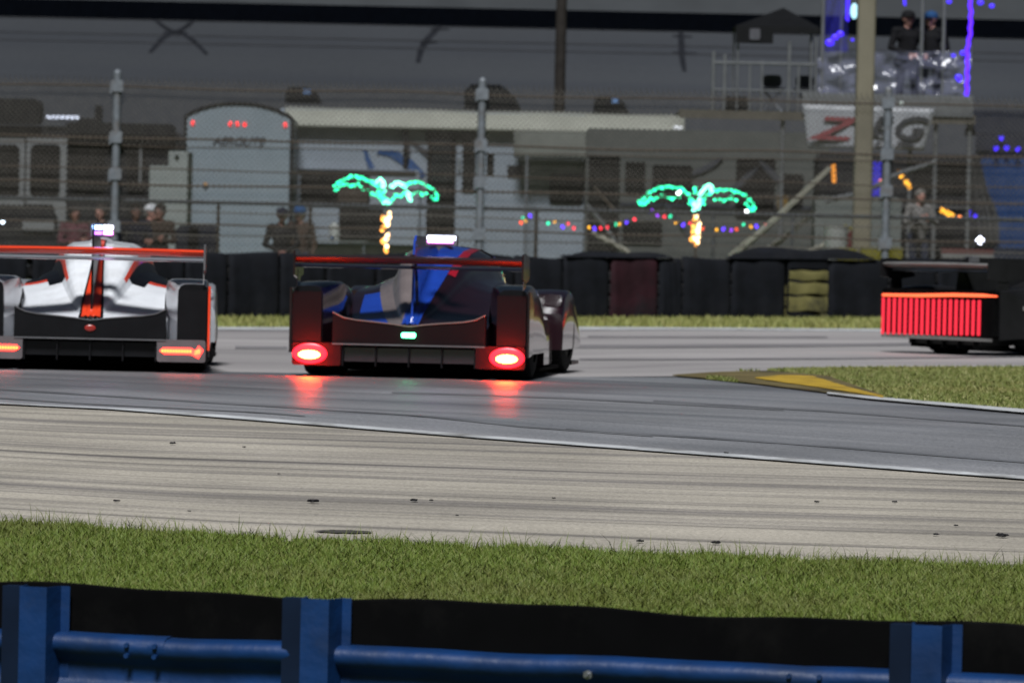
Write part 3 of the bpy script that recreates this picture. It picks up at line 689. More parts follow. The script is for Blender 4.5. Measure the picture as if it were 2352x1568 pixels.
PD = dict(mats=[M['plum'], M['royal'], M['crimson'], M['champagne']], black_i=0, livery=liv_dark, fender=M['plum'], skirt=M['plum'], trim=mat('trim_grey', (.16, .11, .10), .4), panel=mat('lamp_panel_red', (.022, .0012, .002), .6), back=mat('wine_panel', (.007, .0008, .0014), .6),
          pylon=M['plum'], lamps='brake', lamp=lamp_brake, wing_z=.915, wing_low=M['plum'], wing_top=mat('satin_plum', (.012, .004, .006), .55), endplate=M['plum'], fin_z=1.115, fin=M['royal'],
          fin_light=dict(x=.20, w=.22, h=.055, cells=[(-.5, .5, .45, 1.0, LED_W), (-.5, .42, .0, .42, LED_P)]), rain_light=GREEN)
p = at(938, 800, 39.6)
car_d = race_car('dark red and blue prototype race car with glowing brake lamps in the middle', (p.x, p.y, .012), R(-5.8), PD); car_d.scale = (.966,) * 3
cc_ = lambda y: interp(y, [0, .4, 1.0, 1.8, 2.4], [.0, .02, .06, .10, .12])
stripe('blue_stripe', .05, 2.6, lambda y: cc_(y) - interp(y, [0, 1.5], [.07, .10]), lambda y: cc_(y) + interp(y, [0, 1.5], [.06, .09]), .004, M['royal'], car_d)
stripe('red_stripe', 1.2, 2.6, lambda y: cc_(y) + .09, lambda y: cc_(y) + .15, .004, M['crimson'], car_d)

# --- the black car leaving to the side
M['charcoal'] = mat('charcoal_paint', (.010, .010, .011), .3, var=.2, spec=.3)
M['pale_stripe'] = mat('pale_stripe', (.16, .155, .15), .35, var=.15)
TRAIL = glow('red_trail_strip', (1.0, .02, .05), 0.75); TRAIL_HOT = glow('red_trail_bar', (1.0, .12, .04), 1.5)
PR = dict(mats=[M['charcoal'], M['charcoal']], black_i=0, livery=lambda y, p, u: 0, fender=M['charcoal'], skirt=M['charcoal'], trim=M['grey_panel'], panel=M['black'], pylon=M['charcoal'], lamps='light_trail', lamp=None,
          wing_z=.955, wing_low=M['charcoal'], wing_top=M['pale_stripe'], endplate=M['charcoal'], fin_z=1.05, fin=M['charcoal'], fin_light=dict(x=0, w=.1, h=.04, cells=[]))
p = at(2160, 800, 56.0)
rc = race_car('black race car with its red tail-light trail made as glowing strips', (p.x, p.y, .012), R(-55), PR)
b = MB(); b.rbox(-.925, .925, -.06, .04, .20, .70, .03, 'y'); bo = b.build('lamp_or_trail_panel', M['matt_black'], rc, world=False)  # backing panel added to carry the tail-light trail
for k in range(18):  # streaks of the moving tail light's trail, made as glowing strips
    x = -.895 + 1.60 * k / 17; b = MB(); b.rbox(x - .016, x + .016, -.078, -.058, .205 + .0012 * k, .60, .010, 'y'); b.build('trail_strip', TRAIL, bo, world=False)
b = MB(); b.tube([(-.905, -.068, .628), (-.3, -.070, .632), (.3, -.070, .648), (.75, -.068, .65), (.97, -.05, .645)], [.016, .019, .019, .018, .008], 8); b.build('trail_bar', TRAIL_HOT, bo, smooth=True, world=False)
b = MB(); b.prism([(.3, .50), (2.9, .50), (2.9, .545), (.3, .545)], .938, .944, 'x'); b.build('side_stripe', M['pale_stripe'], rc, world=False)
b = MB(); b.prism([(-.92, .225), (.92, .195), (.92, .165), (-.92, .175)], -.066, -.061, 'y'); b.build('bumper_strip', M['pale_stripe'], rc, world=False)
# ------------------------------------------------------------------ tyre barrier along the far grass
def fbox(b, px0, py0, px1, py1, D, depth, mi=0, r=0.0, front=0.0):
    """upright box whose front face covers the given photo rectangle at distance D"""
    c = at((px0 + px1) / 2, (py0 + py1) / 2, D); w = abs(px1 - px0) * sc(D) / 2; h = abs(py1 - py0) * sc(D) / 2
    if r > 0: b.rbox(c.x - w, c.x + w, c.y - front, c.y + depth, c.z - h, c.z + h, r, 'y', 4, mi)
    else: b.box(c.x - w, c.x + w, c.y - front, c.y + depth, c.z - h, c.z + h, mi)
    return b
M['belt'] = mat('conveyor_belt', (.0042, .0050, .0076), .85, var=.35, scale=3, bump=.5, bscale=6, spec=.2, dirt=(.014, .014, .016), dirt_amt=.3)
M['belt_red'] = mat('red_scuffed_belt', (.026, .007, .011), .8, var=.6, scale=1.2, bump=.5, bscale=6, spec=.2, dirt=(.010, .010, .012), dirt_amt=.9)
M['tyre_yellow'] = mat('yellow_painted_tyre', (.145, .13, .05), .8, var=.25, scale=4, dirt=(.03, .03, .025), dirt_amt=.65)
def stack_tyre(name, r, h, material):
    b = MB(); n = 20; pr = [(r * .55, -h * .40), (r * .72, -h * .5), (r * .9, -h * .46), (r, -h * .28), (r, h * .28), (r * .9, h * .46), (r * .72, h * .5), (r * .55, h * .40)]
    b.loft([[(q * math.cos(2 * math.pi * k / n), q * math.sin(2 * math.pi * k / n), z) for q, z in pr] for k in range(n + 1)]); return b.mesh(name, material, True)
ST_B = stack_tyre('tyre', .315, .195, M['rubber']); ST_Y = stack_tyre('yellow_tyre', .315, .195, M['tyre_yellow'])
seams = [-160, -40, 70, 190, 310, 420, 520, 640, 745, 860, 960, 1075, 1180, 1290, 1398, 1510, 1566, 1676, 1803, 1899, 2040, 2150, 2270, 2400, 2520]
def wall_D(px): return interp(px, [0, 2352], [74.5, 86.0])
names = {1398: ('red scuffed', 'belt_red')}
for k in range(len(seams) - 1):
    x0, x1 = seams[k], seams[k + 1]; D0, D1 = wall_D(x0), wall_D(x1); pa = hit(x0, 738, 60, 100); pa = at(x0 - 26, 738, D0); pb = at(x1 - 26, 738, D1)
    A = Vector((pa.x, pa.y, zg(pa.x, pa.y))); B = Vector((pb.x, pb.y, zg(pb.x, pb.y))); c = (A + B) / 2; d = (B - A); Lw = d.length; ang = math.atan2(d.y, d.x)
    yellow = x0 == 1803
    OW = ['first', 'second', 'third', 'fourth', 'fifth', 'sixth', 'seventh', 'eighth']
    if x0 == 1398: lab = 'tyre bundle wrapped in dark red scuffed belting'
    elif x0 == 1510: lab = 'narrow black tyre bundle beside the red scuffed bundle'
    elif x0 == 1566: lab = 'black tyre bundle, second past the red scuffed one'
    elif x0 == 1676: lab = 'black tyre bundle just before the yellow painted tyres'
    elif yellow: lab = 'stack of yellow painted tyres in the black barrier'
    elif x0 == 1899: lab = 'wide black tyre bundle just past the yellow painted tyres'
    elif x0 > 1899: lab = 'black tyre bundle behind the car with red strips, ' + OW[seams.index(x0) - seams.index(1899)] + ' past the yellow tyres'
    else: lab = 'black tyre bundle in the barrier, ' + ['', 'first', 'second', 'third', 'fourth', 'fifth', 'sixth', 'seventh', 'eighth', 'ninth', 'tenth', 'eleventh', 'twelfth', 'thirteenth', 'fourteenth', 'fifteenth'][seams.index(1398) - k] + ' on the near side of the red one'
    t = thing('tyre_barrier', lab, 'tyre barrier', A.lerp(B, .5), ang, 'wrapped tyre bundles along the far grass')
    n = max(1, round(Lw / .62)); sx_ = Lw / n / .64
    Hh = .195 * 5
    for i in range(n):
        for j in range(5):
            o = link('tyre', ST_Y if yellow else ST_B, t, (-Lw / 2 + Lw * (i + .5) / n + random.uniform(-.015, .015), .0 + random.uniform(-.02, .02), .1 + .195 * j), (random.uniform(-.02, .02), random.uniform(-.02, .02), random.uniform(0, 6)), (sx_, 1, 1) if False else (1, 1, 1))
    if not yellow:
        # belting wrapped round the front, with soft vertical waves and a rolled top
        nx = 22; secs = []; ph = random.uniform(0, 6)
        for zi, (zz, off) in enumerate([(0.0, -.005), (.02, .0), (.25, .012), (.5, .015), (.75, .012), (.93, .0), (.985, -.03), (1.0, -.09), (1.0, -.30)]):
            q = []
            for i in range(nx + 1):
                u = i / nx; e = min(u, 1 - u) * Lw; rnd = .05 * (1 - min(1, e / .07)) ** 2
                q.append((-Lw / 2 + .012 + (Lw - .024) * u, -.335 - off + rnd + .012 * math.sin(u * 9 * Lw + ph) + .006 * math.sin(u * 23 + zi), zz * (Hh + .02 + .014 * math.sin(ph * 3) + .02 * math.sin(u * 3 + ph))))
            secs.append(q)
        b = MB(); b.loft(secs); o = b.build('belt', M['belt_red'] if x0 == 1398 else M['belt'], t, True, False)
    else:
        b = MB(); b.rbox(-Lw / 2 + .02, Lw / 2 - .02, -.34, .30, .84, 1.03, .05, 'z'); b.build('top_belt', M['belt'], t, True, False)
        for z0, z1, x0_, x1_ in ((.66, .82, .03, .97), (.44, .63, .03, .97), (.17, .41, .03, .97), (.0, .14, .78, .97)):
            b = MB(); secs = []
            for i in range(15):
                u = x0_ + (x1_ - x0_) * i / 14; yy_ = -.345 + .02 * math.sin(u * 7); secs.append([(-Lw / 2 + Lw * u, yy_, z0 + .012 * math.sin(u * 9 + z0 * 20)), (-Lw / 2 + Lw * u, yy_ - .012, (z0 + z1) / 2), (-Lw / 2 + Lw * u, yy_, z1 - .02 * abs(math.sin(u * 6 + z1 * 9)))])
            b.loft(secs); b.build('painted_belt', M['tyre_yellow'], t, True, False)
        b = MB(); b.rbox(-Lw / 2 + .01, Lw / 2 - .01, -.325, -.31, .0, .95, .01, 'y'); b.build('back_belt', M['belt'], t, False, False)
# folded tarpaulin / loose belting lying on top of the wall
for px0, px1, hh, lab in ((1300, 1545, 16, 'black belting folded over the tyre wall left of the palm lights'), (1668, 2010, 34, 'long heap of black belting on the tyre wall beside the square pole')):
    t0 = at(px0, 600, wall_D(px0)); t1 = at(px1, 600, wall_D(px1)); secs = []
    for i in range(25):
        u = i / 24; p_ = t0.lerp(t1, u); z0 = zg(p_.x, p_.y) + .99; hgt = hh * sc(80) * (math.sin(math.pi * min(1, u * 1.02)) ** .6) * (.8 + .2 * math.sin(u * 9)) + .01
        secs.append([(p_.x, p_.y - .33, z0), (p_.x, p_.y - .28, z0 + hgt * .55), (p_.x, p_.y - .08, z0 + hgt), (p_.x, p_.y + .15, z0 + hgt * .9), (p_.x, p_.y + .3, z0)])
    b = MB(); b.loft(secs, closed=True, caps=True); tag(b.build('belting_heap', M['belt'], smooth=True), lab.replace(' left of', ' near'), 'belting')
# grass tufts at the foot of the wall
pts = []
for _ in range(26000):
    px = rng.uniform(-60, 2420); D1 = wall_D(px) - .36; fe_y = hit(px, interp(px, [q[0] for q in FE], [q[1] for q in FE])).y
    y = rng.uniform(fe_y - .1, max(fe_y + .3, D1)); x = (px - W2) / F * y; pts.append((x, y, zg(x, y)))
M['blade_strip'] = blade_mat('verge_blade', [(.15, .17, .045), (.20, .21, .06), (.26, .25, .09)], 1.0, (.22, .18, .06), .5)
blades('verge_grass', pts, .05, .12, .022, M['blade_strip'], .7, label='thin yellow green grass strip at the foot of the tyre wall', cat='grass')

# ------------------------------------------------------------------ banked turn far behind
M['bank'] = paved('banking_asphalt', (.036, .039, .044), (.031, .034, .040), .01, .25, speck=6, patch=(.05, .10), speck_amt=.06, rough=.85, spec=.15)
M['band'] = mat('dark_wall', (.0012, .0018, .0032), .9, var=.2, spec=.02)
BY = 150.0
zb0 = .4
def bank_at(px, py):
    """point on the banking plane z = zb0 + 0.42 (y - BY)"""
    d = fw + rt * ((px - W2) / F) + up * ((H2 - py) / F); k = .42
    t = (zb0 + k * (CAM.y - BY) - CAM.z) / (d.z - k * d.y); return CAM + d * t
top = bank_at(1176, 66); Lb = (top.y - BY)
me = bpy.data.meshes.new('banked_track'); nx, ny = 40, 14; vs_ = []; uv_ = []; fs_ = []
for i in range(nx + 1):
    for j in range(ny + 1):
        x = -120 + 240 * i / nx; y = BY + Lb * j / ny; vs_.append((x, y, zb0 + .42 * (y - BY))); uv_.append((x, (y - BY) * 1.08))
for i in range(nx):
    for j in range(ny): q = i * (ny + 1) + j; fs_.append((q, q + ny + 1, q + ny + 2, q + 1))
me.from_pydata(vs_, [], fs_); ul = me.uv_layers.new(name='UVMap')
for lp in me.loops: ul.data[lp.index].uv = uv_[lp.vertex_index]
me.materials.append(M['bank']); bank = link('banked_track', me); bank['kind'] = 'structure'
# outside wall, dark, with pale terrace behind
wt = at(1176, 22, top.y + .3).z
b = MB(); b.box(-120, 120, top.y + .02, top.y + .45, top.z - .5, wt); tag(b.build('retaining_wall', M['band']), 'long dark retaining wall along the top of the banked track', 'wall')
b = MB(); b.add([(-120, top.y + 3, wt - 2), (120, top.y + 3, wt - 2), (120, top.y + 16, wt + 9), (-120, top.y + 16, wt + 9)], [(0, 1, 2, 3)])
o = b.build('far_terrace', mat('terrace_concrete', (.036, .039, .042), .9, var=.15, scale=.6)); o['kind'] = 'structure'
# light-pole shadows laid on the banking as dark strips, plus seams
M['bank_strip'] = mat('dark_pole_shadow', (.009, .010, .013), .9, var=.3, scale=2)
def bank_strip(pts_, wpx, name='pole_shadow', mt=None):
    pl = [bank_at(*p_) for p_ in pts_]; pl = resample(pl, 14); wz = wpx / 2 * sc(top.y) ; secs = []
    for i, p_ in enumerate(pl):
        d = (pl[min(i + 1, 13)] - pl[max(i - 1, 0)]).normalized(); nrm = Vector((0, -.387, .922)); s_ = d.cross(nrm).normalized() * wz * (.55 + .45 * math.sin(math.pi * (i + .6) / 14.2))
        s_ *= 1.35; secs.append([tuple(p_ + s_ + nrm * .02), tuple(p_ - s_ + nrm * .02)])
    b = MB(); b.loft(secs); o = b.build(name, mt or M['bank_strip']); o.parent = bank; return o
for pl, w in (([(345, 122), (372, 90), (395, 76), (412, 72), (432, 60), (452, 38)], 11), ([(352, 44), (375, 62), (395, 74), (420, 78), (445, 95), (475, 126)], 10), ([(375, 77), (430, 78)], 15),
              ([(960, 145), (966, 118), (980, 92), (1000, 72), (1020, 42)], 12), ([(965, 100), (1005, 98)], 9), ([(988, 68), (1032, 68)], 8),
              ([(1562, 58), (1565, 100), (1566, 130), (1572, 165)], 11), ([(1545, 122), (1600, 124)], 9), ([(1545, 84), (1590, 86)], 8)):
    bank_strip(pl, w)
M['seam'] = mat('asphalt_seam', (.030, .031, .034), .9, var=.2, scale=1)
for ya in (48, 82, 100): bank_strip([(-300, ya - 14), (900, ya + 11), (2700, ya + 50)], 5, 'seam', M['seam'])

# ------------------------------------------------------------------ catch fence
FD = 90.0
fence = thing('catch_fence', 'tall chain link catch fence on galvanised posts behind the tyre wall', 'fence', (0, FD, .1))
def fz(py, px=1176): return at(px, py, FD).z
zt = fz(205)                                   # mesh top, level in the world
posts = [-565, 270, 1108, 2040, 2875]
for px in posts:
    p_ = at(px, 190, FD); x = at(px - 4, 400, FD).x
    b = MB(); b.tube([(x, FD - .06, .0), (x, FD - .06, zt + .12)], .070, 10); b.ball((x, FD - .06, zt + .12), .070, 10, 6); po = b.build('post', M['galv'], fence, True)
    for py in (218, 335, 420, 540):
        zz = at(1176, py, FD).z
        b = MB(); b.rbox(x - .105, x + .105, FD - .15, FD - .125, zz - .10, zz + .10, .03, 'y'); b.box(x - .115, x - .085, FD - .18, FD - .1, zz - .13, zz + .05); b.build('bracket', M['galv'], po)
# woven mesh: two crossing layers of slim wires for each bay
def weave(x0, x1, z0, z1, y, pitch, r):
    b = MB(); Hm = z1 - z0
    for sgn in (1, -1):
        s_ = x0 - Hm
        while s_ < x1 + Hm:
            xa, xb = s_, s_ + sgn * Hm; za, zb = z0, z1
            def clip(xa, za, xb, zb):
                pts_ = []
                lo, hi = 0.0, 1.0; dx = xb - xa
                t0, t1 = sorted(((x0 - xa) / dx, (x1 - xa) / dx)); return max(lo, t0), min(hi, t1)
            t0, t1 = clip(xa, za, xb, zb)
            if t1 > t0 + .01:
                yy_ = y + sgn * r * .6
                b.tube([(xa + (xb - xa) * t0, yy_, za + (zb - za) * t0), (xa + (xb - xa) * t1, yy_, za + (zb - za) * t1)], r, 3, caps=False)
            s_ += pitch
    return b
for a_, c_ in zip(posts, posts[1:]):
    xa, xb = at(a_ - 4, 400, FD).x, at(c_ - 4, 400, FD).x; b = weave(xa, xb, .3, zt, FD + .02, .092, .0070)
    n = int((xb - xa) / .092)
    for k in range(n): b.tube([(xa + (k + .5) * .092, FD + .02, zt), (xa + (k + .5) * .092, FD + .02, zt + .07)], .006, 3, caps=False)
    o = b.build('mesh_panel', M['wire'], fence); o['kind'] = 'stuff'
for py, r, mt in ((218, .015, 'rust'), (335, .018, 'rust'), (352, .010, 'rust'), (405, .011, 'rust'), (440, .018, 'rust'), (500, .011, 'wire'), (530, .016, 'rust'), (552, .011, 'wire')):
    zz = at(1176, py, FD).z; pl = []
    for k in range(61):
        x = -13 + 26 * k / 60; pl.append((x, FD - .1, zz + .012 * math.sin(x * 1.3 + py) - .02 * abs(math.sin((x + 2) * .5))))
    b = MB(); b.tube(pl, r, 6); b.build('cable', M[mt], fence, True)
zz = at(1176, 480, FD).z; b = MB(); b.tube([(-13, FD + .15, zz), (13, FD + .15, zz)], .036, 8); b.build('pipe_rail', M['galv'], fence, True)
for px in (500, 712, 1232, 1640, 1822):
    p_ = at(px, 500, FD); b = MB(); b.tube([(p_.x, FD + .15, .1), (p_.x, FD + .15, zz)], .03, 6); b.build('stake', M['rust'] if px < 1500 else M['galv'], fence, True)

# ------------------------------------------------------------------ poles
M['tan_pole'] = mat('tan_painted_pole', (.155, .142, .105), .6, var=.1, scale=2)
def pole(px_t, px_b, py_b, D, wpx, material, label, square=True):
    x = at((px_t + px_b) / 2, 300, D).x; w = wpx * sc(D) / 2; z1 = at(1176, -160, D).z
    t = thing('light_pole', label, 'pole', (x, D, zg(x, D)))
    b = MB()
    if square: b.rbox(x - w, x + w, D - w, D + w, zg(x, D) + .04, z1, w * .35, 'z')
    else: b.tube([(x, D, zg(x, D) + .04), (x, D, z1)], [w * 1.05, w * .9], 12)
    b.build('shaft', material, t, True)
    b = MB(); b.rbox(x - w * 1.7, x + w * 1.7, D - w * 1.7, D + w * 1.7, zg(x, D) - .05, zg(x, D) + .06, .03, 'z'); b.build('base_plate', M['galv'], t)
    return t
pole(1992, 1976, 595, 92.5, 42, M['tan_pole'], 'tall square tan light pole in front of the white banner')
pole(1284, 1283, 240, 124, 27, mat('dark_wood_pole', (.022, .019, .017), .8, var=.2), 'tall dark round pole rising behind the trailer roof', False)

# ------------------------------------------------------------------ camp: trailers and buses, paint greyed to carry the dimmer light there
M['rv_white'] = mat('rv_wall', (.175, .215, .245), .5, var=.07, scale=1.2)
M['rv_side'] = mat('rv_side_wall', (.185, .215, .25), .5, var=.08, scale=1.2)
M['rv_trim'] = mat('rv_black_trim', (.0045, .0048, .0055), .7, var=.2)
M['rv_roof'] = mat('rv_cream_roof', (.20, .205, .175), .6, var=.08, scale=1.5)
M['rv_window'] = mat('rv_tinted_window', (.011, .010, .0095), .25, var=.3, spec=.3)
M['rv_beige'] = mat('rv_beige_wall', (.068, .072, .068), .6, var=.1, scale=1)
M['awning'] = mat('awning_fabric', (.25, .255, .22), .8, var=.08, scale=2)
M['awning_dim'] = mat('awning_grey_fabric', (.085, .09, .08), .85, var=.1, scale=2)
M['swoosh'] = mat('blue_graphic', (.018, .055, .15), .4, var=.2)
M['swoosh_grey'] = mat('dark_grey_graphic', (.035, .037, .045), .4, var=.2)
RED_MARK = glow('red_marker_lamp', (1.0, .02, .02), 1.6)
# trailer seen from its tail
D = 114.0
c = at(547, 400, D); t = thing('travel_trailer', 'pale travel trailer seen from its arched tail with red marker lamps', 'trailer', (c.x, D, zg(c.x, D)))
x0, x1 = at(424, 400, D).x, at(668, 400, D).x; zb = zg(c.x, D); zs = at(547, 268, D).z; zc_ = at(547, 238, D).z; xm = (x0 + x1) / 2; hw = (x1 - x0) / 2
arch = [(xm + hw * math.sin(a), zs + (zc_ - zs) * (math.cos(a) if abs(a) < 1.55 else 0)) for a in np.linspace(-math.pi / 2, math.pi / 2, 17)]
arch = [(x0, zb + .5)] + [(xm + hw * u, zs + (zc_ - zs) * (1 - abs(u) ** 2.3)) for u in np.linspace(-1, 1, 21)] + [(x1, zb + .5)]
b = MB(); b.prism(arch, D, D + 7.5, 'y'); b.build('body', M['rv_white'], t)
b = MB(); b.tube([(x, D - .01, z) for x, z in arch], .035, 6); b.build('edge_trim', M['rv_trim'], t)
b = MB(); b.box(x0 + .03, x1 - .03, D - .02, D + .1, zb + .42, zb + .56); b.build('bumper', M['rv_trim'], t)
for px in (443, 529, 545, 562, 655):
    p_ = at(px, 283 + (px - 443) * .021, D); b = MB(); b.ball((p_.x, D - .02, p_.z), .045, 8, 6, sq=(.8, .5, 1.2)); b.build('marker_lamp', RED_MARK, t, True)
me = text_mesh('lettering', 'AEROLITE', .25, M['swoosh_grey'], .004, .25, .006); p_ = at(548, 326, D); o = link('lettering', me, t, (p_.x - t.location.x, -.012, p_.z - t.location.z), (R(90), 0, 0))
p_ = at(472, 425, D); b = MB(); b.ball((p_.x, D - .02, p_.z), .05, 8, 6); b.build('reflector', mat('amber_reflector', (.3, .14, .02), .3), t, True)
for sx in (-1, 1):
    b = MB(); b.tube([(xm + sx * hw * .86 - .1, D + 5.2, zb + .36), (xm + sx * hw * .86 + .1, D + 5.2, zb + .36)], .36, 20); b.build('wheel', M['rubber'], t, True)
# long trailer parked side-on with its awning
D = 117.0
x0, x1 = at(640, 400, D).x, at(1345, 400, D).x; c = at(1000, 400, D); t2 = thing('travel_trailer', 'long pale trailer parked side on under a cream awning roof', 'trailer', (c.x, D, zg(c.x, D))); zb = t2.location.z
zr = at(1000, 262, D).z
b = MB(); b.rbox(x0, x1, D, D + 2.5, zb + .5, zr + .05, .06, 'y'); b.build('body', M['rv_side'], t2)
def rect(name, px0, py0, px1, py1, mt, T, D_, dep=.03, r=0.0, front=.02):
    b = MB(); fbox(b, px0, py0, px1, py1, D_ - front - dep, dep + front * .5, 0, r); return b.build(name, mt, T)
rect('slide_out', 682, 388, 962, 560, M['rv_side'], t2, D, .25, r=.03)
w_ = rect('window', 690, 402, 850, 470, M['rv_window'], t2, D - .28, r=.06); rect('curtain', 776, 408, 845, 464, mat('brown_curtain', (.05, .04, .032), .8), w_, D - .28, front=.035)
rect('hatch', 778, 478, 882, 552, M['rv_window'], t2, D - .28, r=.03); rect('header', 684, 391, 955, 397, M['rv_trim'], t2, D - .28)
d_ = rect('door', 980, 306, 1046, 552, M['rv_window'], t2, D, r=.05); rect('pane', 990, 320, 1036, 420, M['glass_dark'], d_, D, front=.05); rect('handle', 1052, 362, 1057, 392, M['steel'], d_, D, front=.08); rect('door_header', 978, 303, 1092, 322, M['rv_window'], t2, D, front=.04); rect('side_panel', 1062, 322, 1092, 440, M['rv_window'], t2, D)
rect('window', 1262, 402, 1340, 468, M['rv_window'], t2, D, r=.08); rect('vent', 1165, 380, 1202, 405, M['rv_trim'], t2, D, r=.04); rect('window', 1118, 352, 1134, 398, M['rv_window'], t2, D)
rect('trim_post', 926, 285, 936, 400, M['rv_trim'], t2, D, front=.09)
def curvy(name, pl, w0, w1, mt, T, D_, front=.03):
    P_ = resample([at(px, py, D_ - front) for px, py in pl], 12); b = MB(); secs = []
    for i, q in enumerate(P_):
        dd = P_[min(i + 1, 11)] - P_[max(i - 1, 0)]; nn = Vector((-dd.z, 0, dd.x)).normalized(); w = (w0 + (w1 - w0) * i / 11) * sc(D_) / 2 * (.3 + .7 * math.sin(math.pi * (i + .8) / 12.6))
        secs.append([tuple(q + nn * w), tuple(q - nn * w)])
    b.loft(secs); o = b.build(name, mt, T); so = o.modifiers.new('t', 'SOLIDIFY'); so.thickness = .006; return o
curvy('graphic', [(838, 345), (848, 375), (868, 410)], 14, 10, M['swoosh'], t2, D); curvy('graphic', [(866, 350), (900, 352), (945, 380), (975, 405)], 16, 26, M['swoosh'], t2, D)
curvy('graphic', [(935, 320), (970, 345), (1010, 380), (1040, 400)], 10, 26, M['swoosh_grey'], t2, D); curvy('graphic', [(925, 300), (938, 340), (930, 400)], 12, 14, M['swoosh_grey'], t2, D)
curvy('graphic', [(1355, 385), (1390, 405), (1420, 425)], 10, 8, M['swoosh_grey'], t2, D + .04, .1)
# awning: a sloping roof along the wall, valance and roller, two arms
b = MB(); pa, pb = at(640, 246, D), at(1580, 262, D); yo = D - .22
zA = at(1100, 256, D).z; zB = at(1100, 296, yo).z
xe = at(1572, 280, D).x; xs_ = at(655, 260, D).x
b.loft([[(x, D + .2, zA + .02 + .01 * math.sin(x * 2)), (x, D - .06, zA - .06 + .008 * math.sin(x * 3)), (x, yo + .08, zB + .10), (x, yo, zB + .03)] for x in np.linspace(xs_, xe, 24)])
aw = thing('awning', 'long cream awning sloping out from the side-on trailer', 'awning', (xs_, D, zb)); o = b.build('canopy', M['awning'], aw, True); so = o.modifiers.new('t', 'SOLIDIFY'); so.thickness = .01
b = MB(); b.tube([(xs_, yo, zB), (xe, yo, zB)], .05, 8); b.build('roller', M['awning'], aw, True)
b = MB(); b.tube([(xe - .25, yo + .05, zB + .12), (xe - .05, yo + .05, zB + .1)], .05, 8); b.build('end_cap', M['white_paint'], aw, True)
for x in (xs_ + .1, xe - .2):
    b = MB(); b.tube([(x, yo, zB), (x, D - .05, zB - 1.2)], .03, 6); b.build('arm', M['rv_trim'], aw)
# rooftop air conditioners
def ac(px0, px1, py0, py1, D_, lab, glint):
    p0, p1 = at(px0, py1, D_), at(px1, py0, D_); t_ = thing('air_conditioner', lab, 'air conditioner', ((p0.x + p1.x) / 2, D_, p0.z), 0, 'rooftop air conditioners'); w = p1.x - p0.x; h = p1.z - p0.z
    b = MB(); b.prism([(p0.x, p0.z), (p0.x, p0.z + h * .7), (p0.x + w * .12, p0.z + h), (p0.x + w * .62, p0.z + h), (p0.x + w * .85, p0.z + h * .6), (p1.x, p0.z)], D_, D_ + .7, 'y'); b.build('shroud', M['rv_trim'], t_)
    if glint:
        b = MB(); b.rbox(p0.x + w * .5, p0.x + w * .68, D_ - .01, D_ + .01, p0.z + h * .58, p0.z + h * .86, .02, 'y'); b.build('glint_patch', mat('pale_blue_glint', (.12, .22, .42), .3), t_)  # blue glint on the dome made as a pale patch
ac(655, 740, 201, 236, 117.5, 'black domed roof unit nearest the arched trailer tail', True); ac(1066, 1200, 196, 250, 117.5, 'largest black roof unit behind the middle fence post', False); ac(1364, 1446, 222, 258, 117.5, 'small black domed roof unit past the dark pole', True)
# lower grey awning of the next camper
D2 = 116.6; xA, xB = at(1180, 330, D2).x, at(1700, 330, D2).x; zA = at(1440, 306, D2).z; zB = at(1440, 362, D2 - .35).z
aw2 = thing('awning', 'wide grey green awning in front of the beige camper', 'awning', (xA, D2, .4))
b = MB(); b.loft([[(x, D2, zA), (x, D2 - .12, zA - (zA - zB) * .3 + .03 * math.sin((x - xA) * .8)), (x, D2 - .24, zA - (zA - zB) * .68), (x, D2 - .35, zB), (x, D2 - .35, zB - .05)] for x in np.linspace(xA, xB, 20)])
o = b.build('canopy', M['awning_dim'], aw2, True); so = o.modifiers.new('t', 'SOLIDIFY'); so.thickness = .01
for x in (xA + .3, xB - .3):
    b = MB(); b.tube([(x, D2 - .35, zB), (x, D2 - .35, .3)], .03, 6); b.build('leg', M['galv'], aw2)
# beige camper behind it
D = 115.0; x0, x1 = at(1346, 400, D).x, at(1905, 400, D).x; t3 = thing('camper', 'beige grey camper behind the green palm lights', 'camper', ((x0 + x1) / 2, D, zg(3, D)))
b = MB(); b.rbox(x0, x1, D, D + 2.5, t3.location.z + .5, at(1600, 300, D).z, .08, 'y'); b.build('body', M['rv_beige'], t3)
rect('door', 1350, 360, 1422, 580, M['rv_window'], t3, D); rect('window', 1436, 372, 1482, 445, M['rv_window'], t3, D, r=.05); rect('window', 1498, 380, 1590, 470, M['rv_window'], t3, D, r=.05)
rect('window', 1690, 365, 1780, 500, M['rv_window'], t3, D, r=.06); rect('window', 1795, 400, 1845, 480, M['rv_window'], t3, D, r=.08); rect('hatch', 1430, 505, 1520, 560, M['rv_window'], t3, D, r=.04); rect('stripe', 1425, 470, 1900, 478, M['swoosh_grey'], t3, D)
rect('amber_panel', 1786, 450, 1810, 480, mat('ochre_panel', (.14, .085, .02), .6), t3, D, front=.06)
for pl in ([(1590, 400), (1625, 385), (1660, 362)], [(1660, 470), (1690, 430), (1740, 385)], [(1745, 370), (1775, 400), (1800, 430)]): curvy('graphic', pl, 14, 12, M['swoosh_grey'], t3, D, .06)
